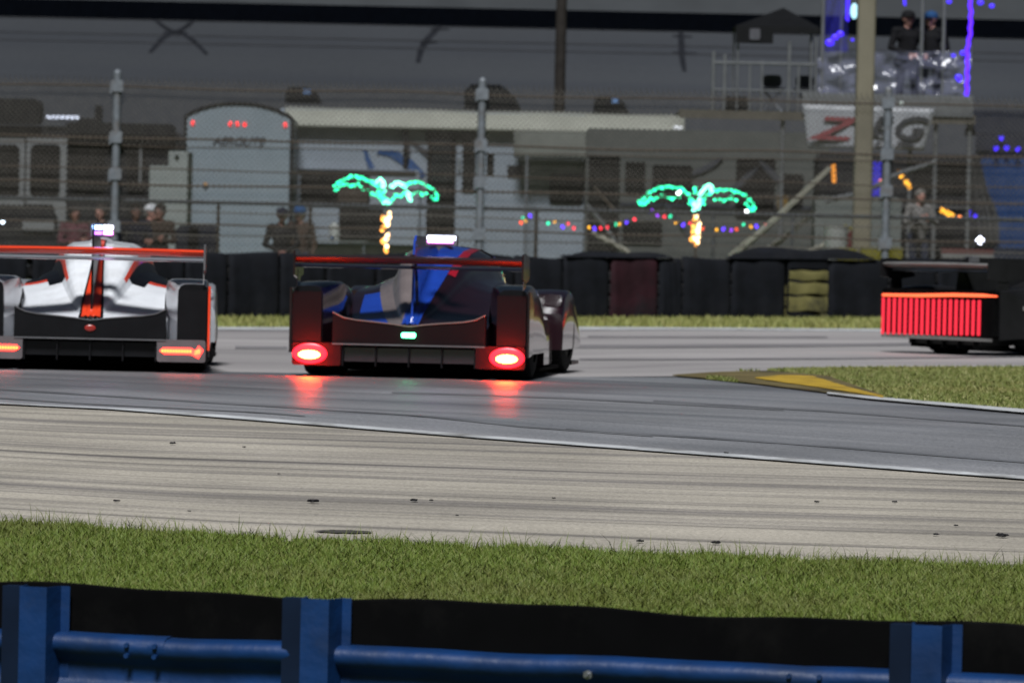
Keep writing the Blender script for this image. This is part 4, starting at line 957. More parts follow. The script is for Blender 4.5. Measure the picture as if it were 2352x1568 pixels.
# dark coach on the near end of the row, with framed windows
M['coach'] = mat('coach_dark_body', (.010, .010, .011), .65, var=.25, scale=2); M['coach_frame'] = mat('coach_window_frame', (.13, .135, .14), .5, var=.12)
D = 108.0; x0, x1 = at(-260, 400, D).x, at(402, 400, D).x; t4 = thing('coach', 'dark coach with pale framed windows and a glowing roof light bar', 'coach', ((x0 + x1) / 2, D, zg(-5, D)))
zr = at(200, 292, D).z; b = MB(); b.rbox(x0, x1, D, D + 2.6, t4.location.z + .35, zr, .18, 'y'); b.build('body', M['coach'], t4)
for px0, px1, dark in ((-70, 56, 0), (60, 150, 1)):
    f_ = rect('window_frame', px0, 318, px1, 470, M['coach_frame'], t4, D, r=.05); rect('pane', px0 + 9, 332, px1 - 12, 452, M['rv_window'], f_, D, front=.06, r=.12)
rect('pillar', 135, 318, 152, 520, M['coach_frame'], t4, D, front=.05)
b = MB(); q = [at(px, py, D - .08) for px, py in ((118, 462), (150, 440), (152, 512), (140, 524))]; b.prism([(p_.x, p_.z) for p_ in q], D - .09, D - .02, 'y'); b.build('mirror_arm', M['coach_frame'], t4)
rect('roof_unit', -60, 226, 92, 284, M['rv_trim'], t4, D + .6, .8, r=.14); rect('roof_rack', 150, 283, 400, 309, M['rv_trim'], t4, D + .3, .6, r=.1); rect('roof_vent', 180, 272, 232, 290, M['rv_trim'], t4, D + .5, .4, r=.05); rect('horn', 218, 242, 234, 276, M['rv_trim'], t4, D + .5, .2, r=.05)
BAR = glow('white_bar_lamp', (.75, .82, 1.0), 1.1)
lb = rect('light_bar', 104, 264, 182, 274, M['rv_trim'], t4, D - .05, .1)
for k in range(7): rect('lamp', 107 + 11 * k, 266, 115 + 11 * k, 273, BAR, lb, D - .12, .05)
for px0, px1 in ((160, 240), (290, 335)): rect('pane', px0, 330, px1, 440, M['rv_window'], t4, D, r=.08)
rect('grab_rail', 320, 330, 325, 420, M['coach_frame'], t4, D, front=.06); rect('panel', 52, 505, 124, 530, M['coach_frame'], t4, D, front=.05)
# white equipment cabinet
D = 106.0; c = at(385, 450, D); t5 = thing('equipment_cabinet', 'stepped white equipment cabinet between the coach and the arched trailer', 'cabinet', (c.x, D, zg(c.x, D))); M['cab_white'] = mat('cabinet_white', (.20, .22, .215), .6, var=.06)
zb = t5.location.z; q = [at(366, 381, D), at(386, 381, D), at(386, 345, D), at(428, 345, D)]
xl = at(344, 381, D).x; z1 = at(366, 381, D).z; xm_ = at(388, 345, D).x; z2 = at(400, 347, D).z; xr = at(432, 345, D).x
b = MB(); b.prism([(xl, zb), (xl, z1), (xm_, z1), (xm_, z2), (xr, z2), (xr, zb)], D, D + 1.6, 'y'); b.build('body', M['cab_white'], t5)
rect('latch', 402, 355, 410, 362, M['rv_trim'], t5, D); rect('tonneau', 285, 470, 360, 500, M['rv_trim'], t5, D + .5, .8, r=.04)

# ------------------------------------------------------------------ viewing platform with banner
D = 101.0; dz = at(2000, 262, D).z
M['deck'] = mat('deck_timber', (.075, .068, .055), .8, var=.2); M['rail_grey'] = mat('rail_pale_metal', (.115, .12, .125), .5, metal=.2, var=.15); M['banner'] = mat('banner_vinyl', (.24, .25, .27), .5, var=.06, scale=2)
M['banner_red'] = mat('banner_red_print', (.17, .035, .04), .5, var=.2); M['banner_black'] = mat('banner_black_print', (.018, .02, .024), .5, var=.2)
xl, xr = at(1560, 262, D).x, at(2240, 262, D).x
pf = thing('viewing_platform', 'raised camp viewing platform with pale railings and blue lights', 'platform', ((xl + xr) / 2, D, zg(5, D)))
for k in range(9):
    y_ = D + .25 * k; b = MB(); b.box(xl, xr, y_, y_ + .235, dz - .05, dz); b.build('plank', M['deck'], pf)
b = MB(); b.box(xl, xr, D - .05, D - .005, dz - .16, dz + .01); b.build('fascia', M['deck'], pf)
for px, pt in ((1638, 118), (1664, 125), (1722, 145), (1750, 140), (1812, 95), (1834, 145), (1862, 60)):
    x = at(px, 200, D).x; z1 = at(px, pt, D).z; b = MB(); b.tube([(x, D + .03, dz), (x, D + .03, z1)], .035 if px < 1670 or px == 1812 else .024, 6); b.build('baluster', M['rail_grey'], pf, True)
for py, r in ((146, .03), (208, .02)):
    z1 = at(1750, py, D).z; b = MB(); b.tube([(at(1640, py, D).x, D + .03, z1), (at(1880, py, D).x, D + .03, z1)], r, 6); b.build('handrail', M['rail_grey'], pf, True)
for px in (1890, 1946, 2118, 2168, 2230):
    x = at(px, 100, D).x; z1 = at(px, -60, D).z; b = MB(); b.tube([(x, D + (.1 if px != 1946 else 1.9), dz), (x, D + (.1 if px != 1946 else 1.9), z1)], .036, 6); b.build('upright', M['rail_grey'], pf, True)
for px in (1796, 2090, 2148, 2226):
    x = at(px, 400, D).x; b = MB(); b.tube([(x, D + .1, zg(x, D)), (x, D + .1, dz - .05)], .04, 6); b.build('support', M['rail_grey'], pf, True)
b = MB(); z1 = at(2060, 232, D).z; b.box(at(1843, 200, D).x, at(2235, 200, D).x, D - .1, D - .06, dz - .02, z1 + .12); b.build('kick_board', M['rail_grey'], pf)
# clear plastic weather sheet, crumpled
import mathutils
PN = np.array([[.17 * mathutils.noise.noise(Vector((i * .16, j * .13, 3.3))) + .10 * abs(mathutils.noise.noise(Vector((i * .4 + j * .1, j * .22, 9.1)))) for j in range(31)] for i in range(61)])
M['plastic'] = glassy('clear_plastic', (.20, .21, .30), .30, .16); b = MB(); secs = []
for i in range(61):
    px = 1878 + (2232 - 1878) * i / 60; col = []
    for j in range(31):
        p_ = at(px, 118 + (242 - 118) * j / 30, D); w = PN[i, j]
        col.append((p_.x, D + .02 + w, p_.z))
    secs.append(col)
b.loft(secs); b.build('plastic_sheet', M['plastic'], pf, True)
b = MB(); secs = []
for i in range(11):
    px = 1892 + 56 * i / 10; secs.append([tuple(at(px, -40 + 160 * j / 12, D + .3 + .08 * math.sin(i + j * .6))) for j in range(13)])
b.loft(secs); b.build('plastic_sheet', glassy('blue_tinted_plastic', (.03, .03, .28), .45, .2), pf, True)
# blue rope light and reflectors
BLUE = glow('blue_rope_light', (.05, .015, 1.0), 1.3); VIO = glow('violet_rope_light', (.085, .012, 1.0), 1.7); CYANL = glow('cyan_screen', (.45, .85, 1.0), 1.0)
for pl, w, mm in (([(2226, -30), (2230, 30), (2228, 80), (2222, 110), (2222, 150), (2221, 200), (2221, 238)], .035, VIO), ([(1948, -30), (1947, 20), (1946, 48)], .03, BLUE), ([(2077, -20), (2078, 12)], .022, BLUE)):
    P_ = resample([at(px, py, D - .02) for px, py in pl], 40); P_ = [p_ + Vector((.012 * math.sin(k * 1.7), 0, 0)) for k, p_ in enumerate(P_)]
    b = MB(); b.tube(P_, w, 6); b.build('rope_light', mm, pf, True)
for px, py, r in ((1906, 98, .085), (1930, 78, .07), (1918, 86, .07), (2202, 178, .07), (2212, 122, .06), (2190, 128, .04), (2204, 184, .05), (1958, 92, .03), (2180, 4, .05), (2252, 6, .06), (2278, 14, .05)):
    p_ = at(px, py, D - .03); b = MB(); b.ball(p_, r, 8, 6, sq=(1, .4, .8)); b.build('glow_lamp', BLUE, pf, True)
p_ = at(1962, 26, D + .2); b = MB(); b.ball(p_, .10, 10, 8, sq=(.7, .4, 1.5)); b.build('work_light', CYANL, pf, True)
for px, py in ((2010, 240), (2030, 242)): p_ = at(px + 40, py - 4, D - .1); b = MB(); b.ball(p_, .035, 6, 5); b.build('fairy_lamp', glow('small_white_lamp', (.8, .95, .9), .8), pf, True)
# banner
DB = 100.6; q = [at(1844, 240, DB), at(2148, 250, DB), at(2122, 346, DB), at(1856, 340, DB)]
bn = thing('banner', 'sagging white vinyl banner with a red letter and black letters on the platform', 'banner', (q[0].x, DB, q[3].z)); nb = 24; secs = []
for i in range(nb + 1):
    u = i / nb; a_ = q[0].lerp(q[1], u); b2 = q[3].lerp(q[2], u); secs.append([tuple(a_.lerp(b2, v) + Vector((0, .03 * math.sin(u * 14) * v + .012 * math.sin(u * 31), 0))) for v in np.linspace(0, 1, 9)])
b = MB(); b.loft(secs); o = b.build('sheet', M['banner'], bn, True); so = o.modifiers.new('t', 'SOLIDIFY'); so.thickness = .006; so.offset = 1
def letters(body, px, py, size, mt, sx=1.0):
    me = text_mesh('lettering', body, size, mt, .003, .35, .012); p_ = at(px, py, DB - .06); link('lettering', me, bn, (p_.x - bn.location.x, -.06, p_.z - bn.location.z), (R(90), R(1.0), 0), (sx, 1, 1))
letters('Z', 1903, 298, .62, M['banner_red'], 1.9); letters('E', 2015, 292, .5, M['banner_black'], 1.3); letters('G', 2080, 297, .62, M['banner_black'], 1.35); letters('r', 2016, 330, .18, M['banner_black'], 1.2); letters('rne', 2078, 330, .18, M['banner_black'], 1.3)
# dark pop-up gazebo on the platform
gz = thing('gazebo', 'dark pop-up canopy with a hanging side flap above the platform railing', 'canopy', tuple(at(1790, 262, D + .8)))
pk = at(1800, 18, D + .9); z1 = at(1790, 62, D).z; xa_, xb_ = at(1690, 60, D).x, at(1882, 60, D).x
b = MB(); b.add([(xa_, D - .1, z1), (xb_, D - .1, z1), (xb_, D + 2.0, z1), (xa_, D + 2.0, z1), (pk.x, D + .95, pk.z)], [(0, 1, 4), (1, 2, 4), (2, 3, 4), (3, 0, 4)]); b.box(xa_, xb_, D - .11, D - .09, z1 - .12, z1); b.build('roof', M['rv_trim'], gz)
rect('flap', 1690, 60, 1776, 100, M['rv_trim'], gz, D - .12); rect('flap_print', 1722, 66, 1746, 92, mat('flap_pale_print', (.07, .07, .08), .7), gz, D - .14, front=.03, r=.04)
for x in (xa_ + .05, xb_ - .05):
    for y_ in (D - .05, D + 1.95): b = MB(); b.tube([(x, y_, dz), (x, y_, z1)], .02, 6); b.build('leg', M['rail_grey'], gz)
# things on the deck
def furn(name, label, cat, px, py, build):
    p_ = at(px, py, D + .5); t_ = thing(name, label, cat, (p_.x, D + .5, dz)); build(t_, p_.x, D + .5, dz); return t_
def cooler(t_, x, y, z): b = MB(); b.rbox(x - .21, x + .21, y, y + .35, z, z + .24, .04, 'y'); b.build('tub', M['rv_trim'], t_); b = MB(); b.rbox(x - .22, x + .22, y - .01, y + .36, z + .243, z + .29, .03, 'y'); b.build('lid', M['rv_trim'], t_)
furn('cooler', 'low dark cooler box standing on the platform deck', 'cooler', 1694, 250, cooler)
def stool(t_, x, y, z):
    b = MB(); b.rbox(x - .22, x + .22, y, y + .4, z + .44, z + .48, .05, 'z'); b.build('seat', M['rv_trim'], t_); b = MB(); b.rbox(x - .18, x + .18, y + .38, y + .41, z + .5, z + .74, .08, 'y'); b.build('backrest', M['swoosh_grey'], t_)
    for sx in (-1, 1):
        b = MB(); b.tube([(x + sx * .2, y + .02, z), (x - sx * .18, y + .38, z + .45)], .014, 5); b.build('leg', M['galv'], t_); b = MB(); b.tube([(x + sx * .2, y + .4, z), (x - sx * .18, y + .02, z + .45)], .014, 5); b.build('leg', M['galv'], t_)
furn('camp_chair', 'dark folding camp chair near the middle of the deck railing', 'chair', 1775, 240, stool); furn('camp_chair', 'dark folding camp chair beside the plastic sheet', 'chair', 1850, 240, stool)
# ------------------------------------------------------------------ palm trees of rope light
G1 = glow('green_rope_light', (.02, 1.0, .42), 2.6); G2 = glow('bright_green_rope_light', (.18, 1.0, .6), 4.0); WARM = glow('warm_white_lamp', (1.0, .62, .30), 5.0); AMB = glow('amber_lamp', (1.0, .38, .06), 2.6); WHT = glow('white_lamp', (.95, .97, 1.0), 5.0)
def beads(pl, D_, step, r, jit=.0):
    P_ = [at(*p_, D_) for p_ in pl]; L_ = sum((b - a).length for a, b in zip(P_, P_[1:])); n = max(2, int(L_ / step)); Q = resample(P_, n); b = MB(); b.tube(Q, .006, 4)
    for q in Q: b.ball((q.x + rng.normal(0, jit), q.y + rng.normal(0, .03), q.z + rng.normal(0, jit)), r * rng.uniform(.7, 1.25), 6, 5)
    return b
def crop1(x, y): return ((780 + x / 6.534) * .9408, (400 + y / 6.534) * .9408)
def crop2(x, y): return ((1540 + x / 6.534) * .9408, (430 + y / 6.534) * .9408)
def palm(label, D_, cr, fronds, heart, trunk, root):
    base = at(*cr(*root), D_); t_ = thing('palm_light', label, 'light decoration', (base.x, D_, zg(base.x, D_)), 0, 'lit palm trees')
    for k, (pl, bright) in enumerate(fronds):
        o = beads([cr(*q) for q in pl], D_ + .12 * math.sin(k * 2.1), .062 if not bright else .03, .032 if not bright else .036, .008).build('frond', G2 if bright else G1, t_, True)
    b = MB()
    for x, y in heart: q = at(*cr(x, y), D_ - .1); b.ball(q, .045, 6, 5)
    b.build('crown_heart', G2, t_, True)
    for x, y, w in trunk:
        q = at(*cr(x, y), D_ - .06); b = MB(); b.ball(q, .045, 6, 5, sq=(.8, .8, 1.3)); b.build('trunk_lamp', WARM if w else AMB, t_, True)
    b = MB(); b.tube([(base.x, D_, zg(base.x, D_)), at(*cr(*heart[0]), D_)], .022, 6); b.build('stem', M['rust'], t_)
palm('green rope light palm tree nearest the arched trailer, above the dark car', 93.0, crop1,
     [([(1050, 660), (980, 500), (930, 380), (850, 300), (700, 220), (540, 205), (400, 240), (300, 300), (250, 350), (262, 410)], 0), ([(262, 405), (350, 350), (420, 315), (480, 350), (560, 330), (620, 320), (650, 385), (770, 395)], 0),
      ([(1045, 400), (1010, 290), (960, 240), (905, 285)], 1), ([(830, 480), (920, 510), (980, 570), (1040, 650)], 0), ([(1145, 395), (1200, 320), (1270, 300), (1340, 345), (1362, 400)], 1),
      ([(1360, 370), (1420, 310), (1540, 290), (1620, 310), (1710, 350), (1800, 410), (1870, 490), (1890, 540), (1850, 590), (1790, 530)], 0), ([(1400, 440), (1430, 520), (1440, 600)], 1), ([(1080, 670), (1150, 590), (1210, 480), (1270, 540), (1350, 480)], 0),
      ([(1015, 460), (1050, 560), (1080, 650)], 0), ([(1490, 480), (1570, 430), (1610, 430)], 0), ([(1640, 480), (1710, 470)], 0)],
     [(1080, 670), (1050, 620), (1110, 640), (1070, 590)], [(1115, 810, 1), (1010, 870, 0), (1060, 900, 1), (1110, 860, 1), (1090, 960, 1), (1040, 1000, 0), (1000, 1045, 0), (1090, 1150, 1), (1060, 1185, 1), (1010, 1240, 0), (1070, 1320, 1), (1060, 1380, 0)], (1070, 1500))
palm('green rope light palm tree beside the square tan pole, with a bright bent frond', 94.0, crop2,
     [([(1010, 470), (940, 320), (840, 235), (740, 185), (610, 165), (450, 190), (330, 240), (230, 320), (150, 410), (180, 470), (260, 400)], 0), ([(300, 345), (400, 360), (480, 300), (560, 300), (630, 370), (700, 330), (775, 345)], 0),
      ([(1090, 380), (1130, 270), (1190, 170), (1240, 145), (1290, 180), (1295, 230)], 1), ([(1030, 260), (1030, 200)], 0), ([(1060, 480), (1150, 370), (1230, 290), (1340, 230), (1500, 210), (1620, 230), (1760, 280), (1850, 340), (1930, 410), (1980, 500), (1940, 560), (1890, 510), (1850, 440)], 0),
      ([(1340, 385), (1440, 360), (1540, 385), (1600, 340), (1680, 390)], 0), ([(940, 430), (1020, 480), (1100, 450), (1160, 430)], 0)],
     [(1040, 480), (1010, 440), (1070, 500), (1090, 440), (1010, 560)], [(1045, 630, 1), (1020, 690, 0), (1090, 760, 1), (1000, 810, 0), (1080, 840, 1), (1060, 880, 1), (990, 890, 0), (1080, 950, 1), (1020, 980, 1), (970, 1000, 0), (1060, 1040, 1), (1040, 1070, 0)], (1040, 1300))
for x, y in ((765, 265), (1840, 570)):
    q = at(*crop2(x, y), 93.4); b = MB(); b.ball(q, .04, 8, 6); tag(b.build('bare_bulb', WHT, smooth=True), 'single white bulb glowing ' + ('under the long frond on the trailer side' if x < 1000 else 'at the tip of the frond near the pole'), 'light bulb')
# coloured bulbs on a sagging wire
CB = {'r': glow('red_bulb', (1.0, .03, .06), 2.0), 'b': glow('blue_bulb', (.10, .03, 1.0), 2.6), 'v': glow('violet_bulb', (.35, .04, 1.0), 2.0), 'g': glow('green_bulb', (.02, .9, .45), 1.6), 'y': glow('yellow_bulb', (1.0, .45, .02), 1.6), 'o': glow('orange_red_bulb', (1.0, .08, .02), 2.0)}
def cs(x, y): return ((1250 + x / 3.92) * .9408, (340 + y / 3.92) * .9408)
bulbs = [(85, 800, 'o'), (105, 757, 'g'), (130, 777, 'y'), (172, 735, 'b'), (230, 770, 'r'), (345, 805, 'g'), (408, 785, 'y'), (485, 838, 'b'), (535, 808, 'r'), (590, 850, 'r'), (738, 846, 'y'), (788, 857, 'b'), (848, 850, 'r'), (912, 842, 'r'), (993, 815, 'g'), (1030, 812, 'y'), (1098, 792, 'b'), (1172, 766, 'r'),
         (1330, 697, 'b'), (1345, 685, 'v'), (1393, 727, 'v'), (1459, 738, 'r'), (1515, 737, 'g'), (1569, 797, 'y'), (1637, 817, 'b'), (1702, 797, 'r'), (1745, 838, 'v'), (1826, 857, 'o'), (1955, 867, 'y'), (2025, 860, 'b'), (2097, 868, 'v'), (2148, 864, 'o'), (2212, 812, 'g'), (2285, 837, 'y'), (2340, 832, 'b'), (2430, 822, 'r')]
DS = 95.0; q0 = at(*cs(85, 800), DS); sl = thing('string_lights', 'string of small coloured bulbs strung across the camp between the palms', 'string lights', (q0.x, DS, zg(q0.x, DS)))
b = MB(); b.tube([at(*cs(x, y), DS) + Vector((0, .02, .03)) for x, y, c_ in bulbs], .006, 4); b.build('wire', M['matt_black'], sl)
for x, y, c_ in bulbs:
    q = at(*cs(x, y), DS); b = MB(); b.ball(q, .032 if c_ == 'b' else .027, 7, 6, sq=(1, 1, 1.2)); b.build('bulb', CB[c_], sl, True)

# ------------------------------------------------------------------ camp clutter near the fence
def strap(name, label, cat, pl, D_, r, mt, group=None):
    P_ = resample([at(px, py, D_) for px, py in pl], 10); b = MB(); b.tube(P_, [x * sc(D_) for x in np.linspace(*r, 10)], 6); return tag(b.build(name, mt, smooth=True), label, cat, group)
M['plank'] = mat('weathered_plank', (.21, .20, .165), .8, var=.2, scale=3); M['grey_pl'] = mat('grey_plastic', (.11, .12, .115), .6, var=.1); M['white_pl'] = mat('white_plastic', (.23, .24, .225), .5, var=.08); M['red_pl'] = mat('red_plastic', (.11, .018, .016), .5, var=.15); M['yellow_pl'] = mat('yellow_plastic', (.20, .18, .02), .6, var=.2)
strap('ladder_rail', 'long leaning timber pole rising to the platform from the tyre wall', 'pole', [(1678, 592), (1780, 505), (1850, 440), (1908, 385)], 95, (9, 6), M['plank'])
strap('ladder_rail', 'shorter leaning timber pole beside the white bucket', 'pole', [(1735, 592), (1800, 548), (1870, 488)], 95.4, (8, 5), M['plank'])
strap('ladder_rail', 'leaning pole running up from the bucket to the square pole', 'pole', [(1840, 585), (1900, 560), (1970, 520)], 95.6, (6, 5), M['plank'])
strap('boom', 'thin slanted pale boom crossing behind the square pole', 'pole', [(1895, 462), (1990, 440), (2060, 400), (2150, 372)], 97, (6, 5), M['rail_grey'])
for px in (1360, 1410, 1440): pass
strap('tent_pole', 'thin slanting pole under the awning left of the string lights', 'pole', [(1346, 470), (1390, 520), (1424, 575)], 98, (5, 5), M['rail_grey'])
strap('tent_pole', 'thin slanting pole below the window of the beige camper', 'pole', [(1360, 535), (1410, 560), (1445, 580)], 97, (6, 6), M['plank'])
strap('tent_pole', 'dark slanting pole left of the second palm trunk', 'pole', [(1525, 470), (1560, 510), (1580, 545)], 98, (7, 6), M['swoosh_grey'])
strap('fence_stay', 'thin diagonal stay crossing the pale trailer window', 'pole', [(1365, 430), (1400, 470), (1415, 490)], 98.5, (4, 4), M['rust'])
D = 94.0
c = at(1920, 555, D); t = thing('bucket', 'white plastic bucket standing behind the tyre wall near the leaning poles', 'bucket', (c.x, D, zg(c.x, D))); z1 = at(1920, 524, D).z; zb = t.location.z
b = MB(); b.tube([(c.x, D, zb), (c.x, D, z1)], [.17, .22], 16); b.build('tub', M['white_pl'], t, True); b = MB(); b.tube([(c.x, D, z1 + .002), (c.x, D, z1 + .03)], .23, 16); b.build('lid', M['white_pl'], t, True)
c = at(1950, 550, 94.5); t = thing('fuel_can', 'red plastic fuel can left of the square tan pole', 'fuel can', (c.x, 94.5, zg(c.x, 94.5))); zb = t.location.z; z1 = at(1950, 530, 94.5).z
b = MB(); b.prism([(c.x - .22, zb), (c.x - .22, z1 - .2), (c.x + .05, z1), (c.x + .22, z1), (c.x + .22, zb)], 94.4, 94.8, 'y'); b.build('body', M['red_pl'], t); b = MB(); b.tube([(c.x + .1, 94.6, z1), (c.x - .08, 94.6, z1 + .10)], .03, 8); b.build('spout', M['yellow_pl'], t)
for px, lab in ((1945, 'yellow marker block at the foot of the square pole'), (2000, 'small yellow marker block just past the square pole'), (2050, 'yellow marker block beside the last fence post')):
    c = at(px, 575, 92); w = 26 * sc(92); z1 = at(px, 568, 92).z; b = MB(); b.prism([(c.x - w, zg(c.x, 92)), (c.x - w * .9, z1), (c.x + w * .9, z1), (c.x + w, zg(c.x, 92))], 92, 92.3, 'y'); tag(b.build('marker_block', M['yellow_pl']), lab, 'marker block')
# generator housing / grey tarpaulined cart by the platform
D = 98.5; c = at(1930, 500, D); t = thing('cargo_cart', 'grey covered cargo cart under the platform behind the square pole', 'cart', (c.x, D, zg(c.x, D))); x0, x1 = at(1872, 500, D).x, at(2070, 500, D).x; z1 = at(1960, 452, D).z
b = MB(); b.rbox(x0, x1, D, D + 1.2, t.location.z + .2, z1, .08, 'y'); b.build('cover', M['grey_pl'], t)
for x in (x0 + .3, x1 - .3): b = MB(); b.tube([(x, D - .02, t.location.z + .2), (x, D + .1, t.location.z + .2)], .2, 16); b.build('wheel', M['rubber'], t, True)
# low kerbside banner by the blue tent
D = 92.6; t = thing('low_banner', 'low red, white and dark banner on the fence beside the blue tent', 'banner', tuple(at(2230, 600, D)));
rect('red_panel', 2162, 572, 2282, 582, M['red_pl'], t, D); rect('white_panel', 2162, 582.5, 2282, 594, mat('dull_white_panel', (.14, .14, .135), .6), t, D); rect('dark_panel', 2283, 570, 2420, 600, mat('navy_panel', (.015, .02, .035), .6), t, D)
# blue tent with drawn-back curtain
M['tent_blue'] = mat('blue_tent_fabric', (.010, .035, .115), .7, var=.15, scale=1.5); M['tent_dark'] = mat('tent_dark_fabric', (.012, .014, .022), .8, var=.2); M['curtain'] = mat('grey_curtain', (.075, .075, .075), .8, var=.12)
D = 104.0; t = thing('tent', 'blue fabric tent with a grey drawn curtain at the edge of the view', 'tent', tuple([at(2320, 600, D).x, D, zg(10, D)])); zb = t.location.z
q = [at(2240, 306, D), at(2520, 300, D)]; zl = at(2300, 345, D).z
b = MB(); secs = []
for i in range(30):
    u = i / 29; px = 2240 + 290 * u; f_ = at(px, 370, D); secs.append([(f_.x, D + .04 * math.sin(i * 1.5), zb), (f_.x, D + .03 * math.sin(i * 1.5 + .5), (zb + zl) / 2), (f_.x, D + .01 * math.sin(i * 1.5), zl)])
b.loft(secs); b.build('wall', M['tent_blue'], t, True)
b = MB(); xa_, xb_ = q[0].x, q[1].x; z1 = at(2300, 306, D).z; b.loft([[(x, D - .1, zl - .02), (x, D - .05, z1), (x, D + 1.3, z1 + .5), (x, D + 2.6, z1)] for x in (xa_, xb_)]); b.build('roof', M['tent_dark'], t)
b = MB(); secs = []
for j in range(16):
    v = j / 15; py = 355 + 200 * v; half = interp(v, [0, .4, .7, 1], [14, 22, 40, 34]); cx = interp(v, [0, .4, 1], [2236, 2246, 2262])
    secs.append([tuple(at(cx - half + 2 * half * i / 18, py, D - .25) + Vector((0, .05 * math.sin(i * 1.9), 0))) for i in range(19)])
b.loft(secs); b.build('curtain', M['curtain'], t, True)
for px, py in ((2288, 341), (2312, 340), (2338, 343), (2300, 318)):
    p_ = at(px, py, D - .2); b = MB(); b.ball(p_, .05, 8, 6); b.build('glow_lamp', BLUE, t, True)
for px, py in ((2240, 498), (2226, 490)): p_ = at(px, py, D - .5); b = MB(); b.ball(p_, .045, 8, 6, sq=(.8, .8, 1.6)); b.build('glow_lamp', BLUE, t, True)
b = MB(); p_ = at(2251, 552, 97); b.ball(p_, .07, 10, 8); tag(b.build('floodlight', glow('cold_floodlight', (.75, .8, 1.0), 6.0), smooth=True), 'small cold white lamp low beside the blue tent', 'lamp')
# amber marker strips
AMBS = glow('amber_strip', (1.0, .42, .03), 1.5)
for k, (pl, w, lab) in enumerate((([(1914, 378), (1916, 420)], 5, 'upright amber light strip left of the square pole'), ([(2062, 394), (2072, 408)], 6, 'upper short amber light strip above the photographer'), ([(2078, 414), (2092, 432)], 6, 'lower short amber light strip touching the head of the photographer'), ([(2160, 481), (2190, 497)], 6, 'slanted amber light strip beside the arm of the photographer'))):
    P_ = [at(px, py, 99.5) for px, py in pl]; b = MB(); b.tube(P_, w * sc(99.5), 6); tag(b.build('amber_light', AMBS if k else glow('dim_amber_strip', (1.0, .35, .03), .7), smooth=True), lab, 'light strip')
for px, py, lab in ((2025, 418, 'small orange lamp between the square pole and the fence post'), (2204, 501, 'small amber lamp at the end of the slanted strip')):
    b = MB(); b.ball(at(px, py, 99.3), .05, 8, 6); tag(b.build('amber_lamp', glow('orange_lamp', (1.0, .25, .05), 2.0), smooth=True), lab, 'lamp')
b = MB(); fbox(b, 2005, 370, 2024, 450, 99.8, .05); tag(b.build('blue_panel', glow('blue_lit_panel', (.03, .02, .6), .5)), 'blue lit panel glimpsed between the square pole and the fence post', 'panel')
# folding table and cool box in front of the long trailer
D = 96.0; c = at(780, 560, D); t = thing('water_jug', 'white water jug with a blue tap on the camp table by the first palm', 'jug', tuple(at(768, 545, D))); z0 = at(768, 552, D).z; x = t.location.x
b = MB(); b.tube([(x, D, z0), (x, D, z0 + .26), (x, D, z0 + .32)], [.10, .10, .05], 12); b.build('body', M['white_pl'], t, True); b = MB(); b.ball((x - .03, D - .11, z0 + .05), .03, 8, 6); b.build('tap', mat('blue_tap', (.02, .10, .3), .4), t, True)
t = thing('camp_table', 'folding camp table holding the white water jug', 'table', (x, D, zg(x, D))); b = MB(); b.box(x - .6, x + .6, D - .3, D + .3, z0 - .03, z0 - .002); b.build('top', M['grey_pl'], t)
for sx in (-.55, .55):
    for sy in (-.25, .25): b = MB(); b.tube([(x + sx, D + sy, zg(x, D)), (x + sx, D + sy, z0 - .03)], .015, 6); b.build('leg', M['galv'], t)
# dark chairs / bike tyre shapes against the fence by the seated people
D = 92.0
for k, (px, py, w) in enumerate(((468, 548, 40), (430, 545, 30))):
    c = at(px, py, D); zt_ = at(px, 518, D).z; t = thing('camp_chair', 'dark high-backed camp chair ' + ('nearest the arched trailer' if k == 0 else 'beside the spectators'), 'chair', (c.x, D, zg(c.x, D)), 0); zb = t.location.z; hw = w * sc(D)
    b = MB(); b.rbox(c.x - hw * .9, c.x + hw * .9, D, D + .06, zb + .45, zt_, .1, 'y'); b.build('backrest', M['tent_dark'], t); b = MB(); b.box(c.x - hw * .9, c.x + hw * .9, D - .45, D, zb + .40, zb + .45); b.build('seat', M['tent_dark'], t)
    for sx in (-1, 1):
        for y_ in (D - .42, D + .02): b = MB(); b.tube([(c.x + sx * hw * .85, y_, zb), (c.x + sx * hw * .85, y_, zb + .42)], .014, 5); b.build('leg', M['galv'], t)
for px, py, lab in ((6, 510, 'small cold white lamp low by the dark coach'), (246, 0, ''), (317, 580, 'tiny white lamp behind the wing of the white car')):
    if lab: b = MB(); b.ball(at(px, py, 93), .035, 8, 6); tag(b.build('small_lamp', glow('small_cold_lamp', (.7, .85, 1.0), 4.0), smooth=True), lab, 'lamp')

